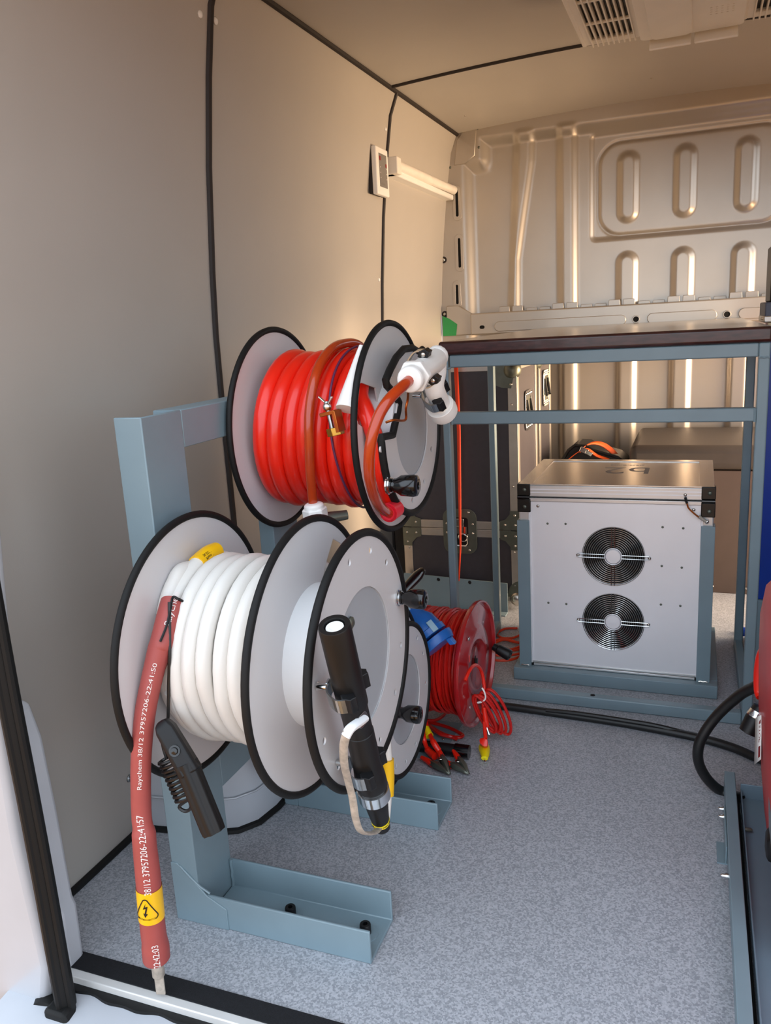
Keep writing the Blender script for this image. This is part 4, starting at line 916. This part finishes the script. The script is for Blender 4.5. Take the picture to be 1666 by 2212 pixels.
# ================================================================ WALL AND CEILING FITTINGS
rm = thing('control_panel', (wallx(1.64), 2.96, 1.56), 'white wall control with grey key panel on the left wall seam', 'control')
nx = V((1, 0, .10)).normalized()
obj('cradle', MB().box((wallx(1.64) - .004, 2.903, 1.563), (wallx(1.64) + .010, 3.020, 1.722)), 'rubber_brown', rm, bevel=.003)
bo = obj('housing', MB().box((wallx(1.64) + .010, 2.900, 1.560), (wallx(1.64) + .030, 3.022, 1.724)), 'white_plastic', rm, bevel=.005, seg=3)
XR = wallx(1.64) + .030
pnl = obj('key_panel', MB().box((XR - .001, 2.925, 1.588), (XR + .001, 3.002, 1.702)), 'grey_screen', rm)
obj('key', MB().box((XR, 2.927, 1.678), (XR + .002, 2.940, 1.692)), 'ink_red', pnl)
obj('key', MB().box((XR, 2.988, 1.660), (XR + .002, 3.000, 1.672)), 'ink_red', pnl)
for i in range(3):
    for y in (2.934, 2.994): obj('key', MB().lathe([(0, .0022), (.0018, .0015)], (XR + .001, y, 1.655 - .018 * i), (1, 0, 0), 8), 'ink_white', pnl)
obj('lettering', MB().text('webasto', .013, lambda q: V((XR + .0012 + q[2], 2.955 + q[0], 1.600 + q[1])), .0001), 'ink_grey', pnl)
lt_ = thing('tube_lamp', (-1.10, 3.47, 1.64), 'slim white tube lamp fixed along the left wall by the bulkhead', 'lamp')
obj('base', MB().box((-1.135, 3.045, 1.645), (-1.085, 3.86, 1.668)), 'white_plastic', lt_, bevel=.005)
obj('diffuser', MB().tube([(-1.088, 3.085, 1.683), (-1.088, 3.90, 1.690)], .019, 16), 'diffuser', lt_)
obj('end_cap', MB().box((-1.13, 3.04, 1.645), (-1.066, 3.088, 1.706)), 'ac_white', lt_, bevel=.004)
obj('end_cap', MB().tube([(-1.088, 3.86, 1.690), (-1.088, 3.935, 1.690)] if False else [(-1.088, 3.85, 1.690), (-1.088, 3.868, 1.690)], .0205, 16), 'ac_white', lt_)

ac = thing('air_conditioner', (0, 2.4, 1.85), 'white slatted roof air-conditioning unit on the ceiling', 'air conditioner')
AZ0 = 1.850
obj('housing', MB().box((-.325, 1.95, AZ0 + .010), (.375, 2.635, 1.945)), 'ac_white', ac, bevel=.012, seg=3)
def grille(x0, x1):
    n = 8; holes = []; xs_ = [x0 + .026 + (x1 - x0 - .044) * (i + .5) / n for i in range(n)]
    for x in xs_:
        for ya, yb_ in ((2.02, 2.27), (2.283, 2.44), (2.452, 2.585)): holes.append([(x - .0063, ya), (x - .0063, yb_), (x + .0063, yb_), (x + .0063, ya)])
    g_ = obj('grille', MB().flat([rrect(x0, 1.94, x1, 2.62, .012)] + holes, on_z(AZ0 - .002), .002, .0004), 'ac_white', ac)
    obj('filter', MB().box((x0 + .015, 2.0, AZ0 + .0095), (x1 - .015, 2.60, AZ0 + .0101)), 'black', g_)  # black sheet standing in for the unlit inside of the housing
    for i in range(n + 1):
        x = x0 + .026 + (x1 - x0 - .044) * i / n
        obj('slat', MB().box((x - .0022, 1.98, AZ0 - .009), (x + .0022, 2.632, AZ0 + .008)), 'ac_white', g_, bevel=.0015)
    obj('side', MB().box((x0 - .004, 1.95, AZ0 - .006), (x0 + .010, 2.625, AZ0 + .03)), 'ac_white', g_, bevel=.004)
grille(-.335, -.175); grille(.085, .245)
obj('centre_panel', MB().flat([rrect(-.175, 1.94, .085, 2.60, .015)] + [[(.0 + i * .013, 2.42 + j * .017), (.0 + i * .013, 2.428 + j * .017), (.008 + i * .013, 2.428 + j * .017), (.008 + i * .013, 2.42 + j * .017)] for i in range(5) for j in range(4)], on_z(AZ0 - .010), .010, .002), 'ac_white', ac)
obj('dark_backing', MB().box((-.02, 2.40, AZ0 + .0005), (.075, 2.50, AZ0 + .002)), 'dark_void', ac)  # dark plate added behind the perforations for the shade inside them
obj('raised_pad', MB().flat([rrect(-.145, 2.2, -.045, 2.585, .02)], on_z(AZ0 - .022), .003, .004), 'ac_white', ac)
for x0, x1 in ((-.155, -.045), (-.037, .075)):
    obj('flap', MB().obox(((x0 + x1) / 2, 2.628, AZ0 - .026), (x1 - x0, .006, .045), ((1, 0, 0), (0, .85, -.5), (0, .5, .85))), 'ac_white', ac, bevel=.003)

# ================================================================ RED CORD REEL AND LEADS
qr = thing('cord_reel', (-.64, 1.96, 0), 'red metal cord reel wound with red cable, on the floor', 'reel')
QY, QZ, QR = 1.962, .205, .168
qa = V((1, -.05, 0)).normalized(); q1 = V((-.536, QY, QZ)); q0 = q1 - qa * .235
obj('flange', MB().lathe([(.004, 0), (.004, .055), (.008, .062), (.008, .10), (.003, .108), (.003, .150), (.0, .158), (.0, QR - .008), (.008, QR - .004), (.009, QR), (.003, QR + .001), (-.004, QR - .002), (-.004, 0)], q1, qa, 64), 'reel_red', qr)
obj('flange', MB().lathe([(-.004, 0), (-.004, QR), (.004, QR), (.004, 0)], q0, qa, 64), 'reel_red', qr)
obj('drum', MB().lathe([(0, .127), (.232, .127)], q0, qa, 48), 'cord_red', qr)
uu, vv, dd_ = frame(qa)
for lay_ in range(3):
    pth = []; NT = 20; ph = random.random() * 6
    for i in range(NT * 26):
        t = i / (NT * 26); a = 2 * PI * i / 26 + ph
        x = .008 + .218 * (t if lay_ % 2 == 0 else 1 - t) + .006 * math.sin(a + lay_ * 1.3 + .4 * math.sin(t * 31)) + .004 * math.sin(2.3 * t * NT)
        r = .129 + .004 * lay_ + .003 * math.sin(a * .37 + lay_)
        pth.append(q0 + qa * x + (uu * math.cos(a) + vv * math.sin(a)) * r)
    obj('winding', MB().tube(pth, .0042, 6), 'cord_red', qr)
for a, rr in ((.9, .115), (2.2, .12), (-.9, .12), (-2.3, .12)):
    pp_ = q1 + qa * .004 + V((0, math.cos(a), math.sin(a))) * rr; rivet(qr, pp_, qa, .006, 'chrome', 'bolt')
hd_ = V((-0.52, 2.103, 0.196)); he = (V((.9, -.15, -.35))).normalized()
obj('handle', MB().lathe([(0, .010), (.012, .011), (.015, .014), (.05, .0165), (.054, .014), (.054, .009), (.05, .008), (.05, 0)], hd_, he, 20), 'black', qr)
obj('slot', MB().flat([pill((-0.53, 1.946, 0.219)[1], (-0.53, 1.946, 0.219)[2], .004, .014)], on_x(-.5305), .0006), 'dark_void', qr)
obj('cable_clip', MB().obox((-0.545, 1.893, 0.247), (.028, .012, .02), (qa, (0, 1, 0), (0, 0, 1))), 'hose_red', qr, bevel=.002)
fr1 = MB().tube([(-.80, 1.825, .018), (-.528, 1.825, .018)], .016, 14)
ft = obj('foot_tube', fr1, 'black', qr)
obj('end_cap', MB().tube([(-.560, 1.825, .0185), (-.522, 1.825, .0185)], .0182, 16), 'black_gloss', ft)
obj('foot_tube', MB().tube([(-.80, 2.11, .018), (-.53, 2.11, .018)], .016, 14), 'black', qr)
obj('side_frame', MB().tube([(-.795, 1.825, .018), (-.795, 1.95, .21), (-.795, 2.11, .018)], .012, 12).tube([(-.80, 1.948, .209), (-.53, 1.961, .209)], .010, 12), 'black', qr)
cbp = tag(obj('base_plate', MB().flat([[(-.80, 1.80), (-.598, 1.792), (-.587, 2.0), (-.80, 2.0)]], on_z(.001), .001), 'steel_paint'), 'thin blue-grey steel plate on the floor under the red cord reel', 'plate')
rivet(cbp, (-0.615, 1.9, 0.002), (0, 0, 1), .004, 'bolt', 'screw')

bp2 = thing('blue_plug', (-0.595, 1.8, 0.29), 'blue round power plug resting against the red cord reel', 'plug')
b0 = V((-0.641, 1.8, 0.384)); b1 = V((-0.593, 1.785, 0.336)); bd = (b1 - b0).normalized()
obj('body', MB().lathe([(-.03, .022), (.0, .030), (.016, .040), (.045, .043), (.047, .046), (.062, .046), (.064, .038), (.064, 0)], b0, bd, 28), 'blue_plastic', bp2)
obj('cap', MB().lathe([(0, .050), (.010, .050), (.022, .045), (.024, 0)], b0 + bd * .066 + V((.004, 0, -.002)), bd, 28), 'blue_plastic', bp2, bevel=.001)
obj('hinge_lug', MB().obox(b0 + bd * .076 + V((.045, -.01, .012)), (.02, .016, .014), (bd, (0, 1, 0), (1, 0, .3))), 'blue_plastic', bp2, bevel=.002)
obj('spring_clip', MB().obox(b0 + bd * .050 + V((.02, -.026, .032)), (.03, .016, .004), (bd, bd.cross(V((.4, -.6, .7))).normalized(), V((.4, -.6, .7)).normalized())), 'blue_grey', bp2, bevel=.001)
obj('rear_nut', MB().lathe([(-.05, .016), (-.032, .021), (-.03, .024), (-.012, .025)], b0, bd, 16), 'blue_grey', bp2)

ldx = thing('test_lead', (-0.487, 1.832, -0), 'red test lead tied in a bundle with a yellow-tipped banana plug', 'lead')
b_c = V((-0.481, 1.905, 0.094))
bn = MB()
for k in range(5):
    ph = .35 * k; c = []
    for i in range(26):
        a = 2 * PI * i / 26; rx = .019 + .005 * math.sin(k * 2.); rz = .056 + .003 * k - .004 * (k % 2)
        q = V((math.cos(a) * rx + .008 * (k - 2) + .022 * math.sin(a) * -.9, -.012 * math.sin(a) + .005 * k - .01, math.sin(a) * rz))
        c.append(b_c + q)
    bn.tube(c, .0042, 8, closed=True)
obj('bundle', bn, 'cord_red', ldx)
obj('upper_lead', MB().tube(catmull([(-0.515, 1.786, 0.236), (-0.51, 1.813, 0.252), (-0.508, 1.864, 0.244), (-0.505, 1.906, 0.209), (-0.5, 1.911, 0.168), (-0.5, 1.9, 0.134), (-0.501, 1.895, 0.097)], 5), .0045, 8), 'hose_red', ldx)
tg = obj('cable_tie', MB().tube(catmull([(-0.5, 1.888, 0.171), (-0.493, 1.886, 0.16), (-0.491, 1.886, 0.144), (-0.5, 1.885, 0.133), (-0.513, 1.887, 0.128), (-0.497, 1.884, 0.137)], 5), .0022, 6), 'white_plastic', ldx)
obj('plug_boot', MB().tube([(-0.496, 1.888, 0.117), (-0.491, 1.884, 0.077), (-0.488, 1.882, 0.065)], [.005, .008, .006], 10), 'hose_red', ldx)
obj('plug_pin', MB().tube([(-0.49, 1.882, 0.066), (-0.482, 1.878, 0.046)], .003, 8), 'chrome', ldx)
bpl = [(-0.494, 1.88, 0.079), (-0.488, 1.86, 0.061), (-0.483, 1.845, 0.051), (-0.487, 1.84, 0.044), (-0.496, 1.875, 0.012), (-0.484, 1.838, 0.01)]
obj('lead', MB().tube(catmull(bpl[:3], 5), .005, 8), 'hose_red', ldx)
obj('banana_boot', MB().tube([bpl[2], bpl[3], bpl[4]], [.007, .013, .012], 10, flat=.7), 'hose_red', ldx)
obj('banana_body', MB().tube([bpl[4], (-0.49, 1.857, 0.012), (-0.482, 1.83, 0.011), (-0.481, 1.82, 0.01)], [.014, .0145, .010, .009], 10, flat=.75), 'yellow_bright', ldx)
obj('banana_pin', MB().tube([(-0.482, 1.824, 0.009), (-0.475, 1.805, 0.008)], .0026, 8), 'chrome', ldx)

def croc(tail, mid, tip, low, label):
    """spring clip: two pressed jaws from the red boots to the toothed tip"""
    t = thing('crocodile_clip', (mid[0], mid[1], 0), label, 'clip', 'crocodile clips on the floor')
    T, Md, Tp, Lw = V(tail), V(mid), V(tip), V(low); mt = 'galv'
    d = (Tp - T).normalized(); d_ = (Tp - Lw).normalized()
    for a in (T, Lw):
        dd2 = (Tp - a).normalized(); ax = dd2.cross(V((0, 0, 1))).normalized(); upv = V((0, 0, 1))
        m = MB(); L_ = (Tp - a).length
        for s_, w, h in ((.22, .006, .006), (.42, .010, .010), (.55, .010, .011), (.8, .0055, .006), (1, .0025, .003)):
            p = a + dd2 * L_ * s_
            m.v += [p + ax * w - upv * 0, p + ax * w * .4 + upv * h, p - ax * w * .4 + upv * h, p - ax * w]
        m.f = [(i * 4 + j, i * 4 + j + 1, i * 4 + 5 + j, i * 4 + 4 + j) for i in range(4) for j in range(3)]
        o = obj('jaw', m, mt, t, recalc=False); o.modifiers.new('thick', 'SOLIDIFY').thickness = .0012
        obj('boot', MB().tube([a - dd2 * .012, a + dd2 * L_ * .12, a + dd2 * L_ * .32], [.005, .0075, .0085], 12), 'hose_red', t)
    obj('spring', MB().ring(Md + V((0, 0, .008)), (0, .2, 1), .006, .0016, 16, 6), 'bolt', t)
    return t
croc((-0.593, 1.792, 0.03), (-0.579, 1.76, 0.02), (-0.546, 1.727, 0.008), (-0.626, 1.773, 0.012), 'open crocodile clip with red boots on the floor, nearer the grey reel')
croc((-0.553, 1.803, 0.022), (-0.538, 1.774, 0.012), (-0.502, 1.743, 0.006), (-0.574, 1.775, 0.012), 'crocodile clip with copper-tinted jaws lying right of the other clip')
cl2 = thing('clip_lead', (-0.647, 1.887, 0), 'pair of red leads with yellow collar running to the crocodile clips', 'lead')
obj('lead', MB().tube(catmull([(-0.661, 1.88, 0.073), (-0.635, 1.84, 0.056), (-0.61, 1.8, 0.049), (-0.593, 1.792, 0.03)], 6), [.006] * 12 + [.008] * 7, 10), 'hose_red', cl2)
obj('lead', MB().tube(catmull([(-0.659, 1.86, 0.067), (-0.635, 1.8, 0.055), (-0.63, 1.81, 0.02), (-0.602, 1.786, 0.016)], 6), [.006] * 12 + [.010] * 7, 10), 'hose_red', cl2)
obj('yellow_collar', MB().tube([(-0.643, 1.845, 0.061), (-0.628, 1.825, 0.049)], [.008, .011], 12), 'yellow_bright', cl2)
ll = thing('red_lead', (-0.622, 1.933, 0), 'doubled loop of thick red lead lying on the plate beneath the cord reel', 'lead')
obj('loop', MB().tube(catmull([(-0.693, 1.967, 0.008), (-0.666, 1.969, 0.008), (-0.615, 1.955, 0.008), (-0.574, 1.931, 0.008), (-0.566, 1.92, 0.008), (-0.576, 1.909, 0.008), (-0.605, 1.899, 0.016), (-0.646, 1.928, 0.012), (-0.687, 1.961, 0.012)], 6), .0048, 8), 'cord_red', ll)
obj('loop', MB().tube(catmull([(-0.685, 1.957, 0.02), (-0.662, 1.979, 0.012), (-0.649, 2.014, 0.01), (-0.649, 2.046, 0.01)], 6), .0045, 8), 'cord_red', ll)
obj('end', MB().tube(catmull([(-0.674, 1.952, 0.01), (-0.624, 1.898, 0.018), (-0.592, 1.9, 0.012), (-0.575, 1.899, 0.008)], 6), .005, 8), 'cord_red', ll)

of = thing('orange_cable', (-0.597, 2.574, 0), 'thin orange-red cable coiled loosely on the floor left of the fan case', 'cable')
for k, pts in enumerate(([(-0.584, 2.730, 0.006), (-0.625, 2.716, 0.006), (-0.643, 2.676, 0.006), (-0.639, 2.649, 0.006), (-0.616, 2.628, 0.006), (-0.581, 2.636, 0.006), (-0.560, 2.676, 0.006), (-0.562, 2.721, 0.006)],
    [(-0.637, 2.579, 0.010), (-0.613, 2.610, 0.010), (-0.570, 2.598, 0.010), (-0.524, 2.567, 0.010), (-0.533, 2.536, 0.010), (-0.561, 2.517, 0.010), (-0.601, 2.520, 0.010), (-0.629, 2.542, 0.010)],
    [(-0.631, 2.553, 0.014), (-0.601, 2.594, 0.014), (-0.553, 2.579, 0.014), (-0.523, 2.603, 0.014), (-0.542, 2.540, 0.014), (-0.574, 2.504, 0.014)],
    [(-0.615, 2.445, 0.018), (-0.577, 2.450, 0.018), (-0.539, 2.467, 0.018), (-0.516, 2.488, 0.018)],
    [(-0.605, 2.403, 0.022), (-0.573, 2.399, 0.022), (-0.539, 2.415, 0.022), (-0.519, 2.446, 0.022), (-0.512, 2.487, 0.022)])):
    obj('loop', MB().tube(catmull(pts, 6), .0042, 8), 'strap_red', of)

# ================================================================ CABLES ON THE FLOOR, TRAY AND MACHINE
fc1 = thing('floor_cable', (-.1, 2.09, 0), 'worn black cable crossing the floor in front of the bench frame', 'cable')
obj('cable', MB().tube(catmull([(-.62, 2.11, .0115), (-0.501, 2.111, 0.012), (-0.347, 2.104, 0.012), (-0.159, 2.091, 0.012), (0.017, 2.063, 0.012), (0.105, 2.032, 0.012), (0.167, 1.989, 0.012), (.25, 1.93, .0115)], 8), .011, 12), 'black_cable', fc1)
obj('cable', MB().tube(catmull([(-0.373, 2.1, 0.02), (-0.282, 2.091, 0.026), (-0.158, 2.082, 0.026), (-0.075, 2.076, 0.024), (0.017, 2.072, 0.012)], 8), .006, 8), 'black_cable', fc1)
lc = thing('machine_cable', (.0, 1.8, 0), 'thick black cable arching from the red machine down behind the tray rail', 'cable')
obj('cable', MB().tube(catmull([(.17, 1.72, .40), (0.142, 1.74, 0.326), (0.106, 1.78, 0.275), (0.062, 1.8, 0.21), (0.033, 1.8, 0.155), (0.024, 1.8, 0.113), (0.031, 1.81, 0.07), (0.053, 1.82, 0.03), (0.084, 1.83, 0.003), (.13, 1.80, .012)], 8), .0118, 14), 'black_cable', lc)

ty = thing('machine_tray', (.35, 1.5, 0), 'blue-grey steel tray with bolted side rail along the right of the floor', 'tray')
rl = obj('side_rail', MB().prism([(.083, .008), (.087, .008), (.087, .046), (.106, .046), (.106, .05), (.083, .05)], lambda q: V((q[0], 1.0 + q[2], q[1])), .845), 'steel_paint', ty, bevel=.0015)
obj('bed', MB().box((.116, .99, .012), (.66, 1.80, .016)), 'tray_paint', ty)
obj('bed_lip', MB().box((.116, .99, .012), (.119, 1.80, .036)), 'tray_paint', ty, bevel=.001)
obj('bed_lip', MB().box((.116, 1.797, .012), (.66, 1.80, .05)), 'tray_paint', ty, bevel=.001)
obj('gap_shade', MB().box((.107, 1.0, .006), (.115, 1.80, .012)), 'dark_void', ty)  # black strip put in the gap between rail and bed for its shade
for y in (1.1, 1.45, 1.75): obj('bearer', MB().box((.085, y - .015, 0), (.64, y + .015, .0115)), 'steel_paint', ty)
bkt = obj('floor_bracket', MB().box((.064, 1.565, 0), (.0865, 1.635, .003)), 'steel_paint', ty)
obj('upright', MB().box((.0795, 1.565, .003), (.0825, 1.72, .04)), 'steel_paint', bkt, bevel=.001)
for y in (1.72, 1.69, 1.49): obj('bolt', MB().lathe([(0, .006), (.006, .006), (.0062, .0045), (.012, .0042), (.015, .002)], (.083, y, .028), (-1, 0, 0), 12), 'chrome', ty)
obj('bolt', MB().lathe([(0, .005), (.012, .0045), (.015, .002)], (.119, 1.66, .026), (1, 0, 0), 12), 'galv', ty)

gm = thing('red_machine', (.36, 1.5, .016), 'large red rounded machine housing standing in the steel tray', 'machine')
secs_ = [(.022, .176, .02), (.065, .156, .005), (.16, .146, 0), (.30, .135, 0), (.42, .130, 0), (.50, .129, .004), (.56, .135, .02), (.60, .158, .05), (.62, .2, .09)]
g_ = MB(); ry = []
def ring_at(x0, ins, z):
    return [V((x, y, z)) for x, y in rrect(x0, 1.26 + ins, .62 - ins * .5, 1.74 - ins, .055, 6)]
n = None
for z, x0, ins in secs_:
    r = ring_at(x0, ins, z); n = len(r); g_.v += r
g_.f = [(i * n + j, i * n + (j + 1) % n, (i + 1) * n + (j + 1) % n, (i + 1) * n + j) for i in range(len(secs_) - 1) for j in range(n)] + [tuple(range(n)), tuple(range((len(secs_) - 1) * n, len(secs_) * n))]
gb = obj('housing', g_, 'machine_red', gm, smooth=50)
for x in (.22, .55):
    for y in (1.34, 1.66): obj('foot', MB().lathe([(0, .02), (.012, .016)], (x, y, .0165), (0, 0, 1), 16), 'black', gm)
hl = obj('side_handle', MB().tube(catmull([(0.147, 1.7, 0.424), (0.138, 1.71, 0.399), (0.135, 1.72, 0.359), (0.137, 1.72, 0.317), (0.141, 1.71, 0.306)], 6), .010, 12), 'hose_red', gm)
obj('guard_bar', MB().tube([(0.141, 1.7, 0.407), (0.141, 1.7, 0.368), (0.142, 1.7, 0.317)], .004, 8), 'chrome', hl)
obj('vent', MB().prism([(1.30, .42), (1.42, .40), (1.42, .56), (1.33, .56)], on_x(.133), .002), 'black', gm)
rcs = V((0.15, 1.455, 0.138))
obj('recess', MB().box((.140, rcs.y - .03, rcs.z - .025), (.160, rcs.y + .02, rcs.z + .025)), 'black', gm, bevel=.01)
bd0 = V((0.14, 1.384, 0.247))
bdg = obj('badge', MB().prism([(bd0.y + u, bd0.z + v) for u, v in ((-.055, -.018), (-.025, -.048), (.025, -.048), (.055, -.018), (.055, .018), (.025, .048), (-.025, .048), (-.055, .018))], on_x(.1395), .006), 'zinc', gm, bevel=.001)
obj('emblem', MB().prism([(bd0.y + u, bd0.z + v) for u, v in ((-.035, 0), (0, -.027), (.04, 0), (0, .027))], on_x(.1455), .002), 'chrome', bdg)
plg = obj('power_inlet', MB().lathe([(0, .016), (.03, .02), (.06, .018), (.064, 0)], (0.142, 1.7, 0.288), (-.35, -.2, -.75), 18), 'black', gm)
obj('inlet_ring', MB().lathe([(.010, .0195), (.022, .0212), (.024, .0208)], (0.142, 1.7, 0.288), (-.35, -.2, -.75), 18), 'chrome', plg)
tg_ = thing('warning_tag', (0.136, 1.66, 0.181), 'white paper tag with dark red print hanging beside the red machine', 'tag')
ta_, tb2, tc2, td2 = [V(p) for p in ((0.128, 1.64, 0.293), (0.135, 1.6, 0.32), (0.138, 1.6, 0.225), (0.13, 1.64, 0.189))]
sh = obj('sheet', MB().add([ta_, tb2, tc2, td2], [(0, 1, 2, 3)]), 'white_plastic', tg_, recalc=False); sh.modifiers.new('thick', 'SOLIDIFY').thickness = .001
def tagp(u, v, off=.0012):
    a = ta_.lerp(tb2, u); b = td2.lerp(tc2, u); nn_ = (td2 - ta_).cross(tb2 - ta_).normalized()
    if nn_.dot(V((0, 0, 1.1)) - a) < 0: nn_ = -nn_
    return a.lerp(b, v) + nn_ * off
obj('print', MB().add([tagp(.62, .68), tagp(.92, .68), tagp(.92, .93), tagp(.62, .93)], [(0, 1, 2, 3)]), 'ink_red', tg_, recalc=False)
obj('lettering', MB().text('STOP', 1., lambda q: tagp(.78 - q[1] * .36, .40 + q[0] * .16, .0013 + q[2] * 0), 0.), 'ink_red', tg_, recalc=False)
obj('print', MB().add([tagp(.70, .12), tagp(.92, .09), tagp(.92, .18), tagp(.62, .18)], [(0, 1, 2, 3)]), 'ink_red', tg_, recalc=False)
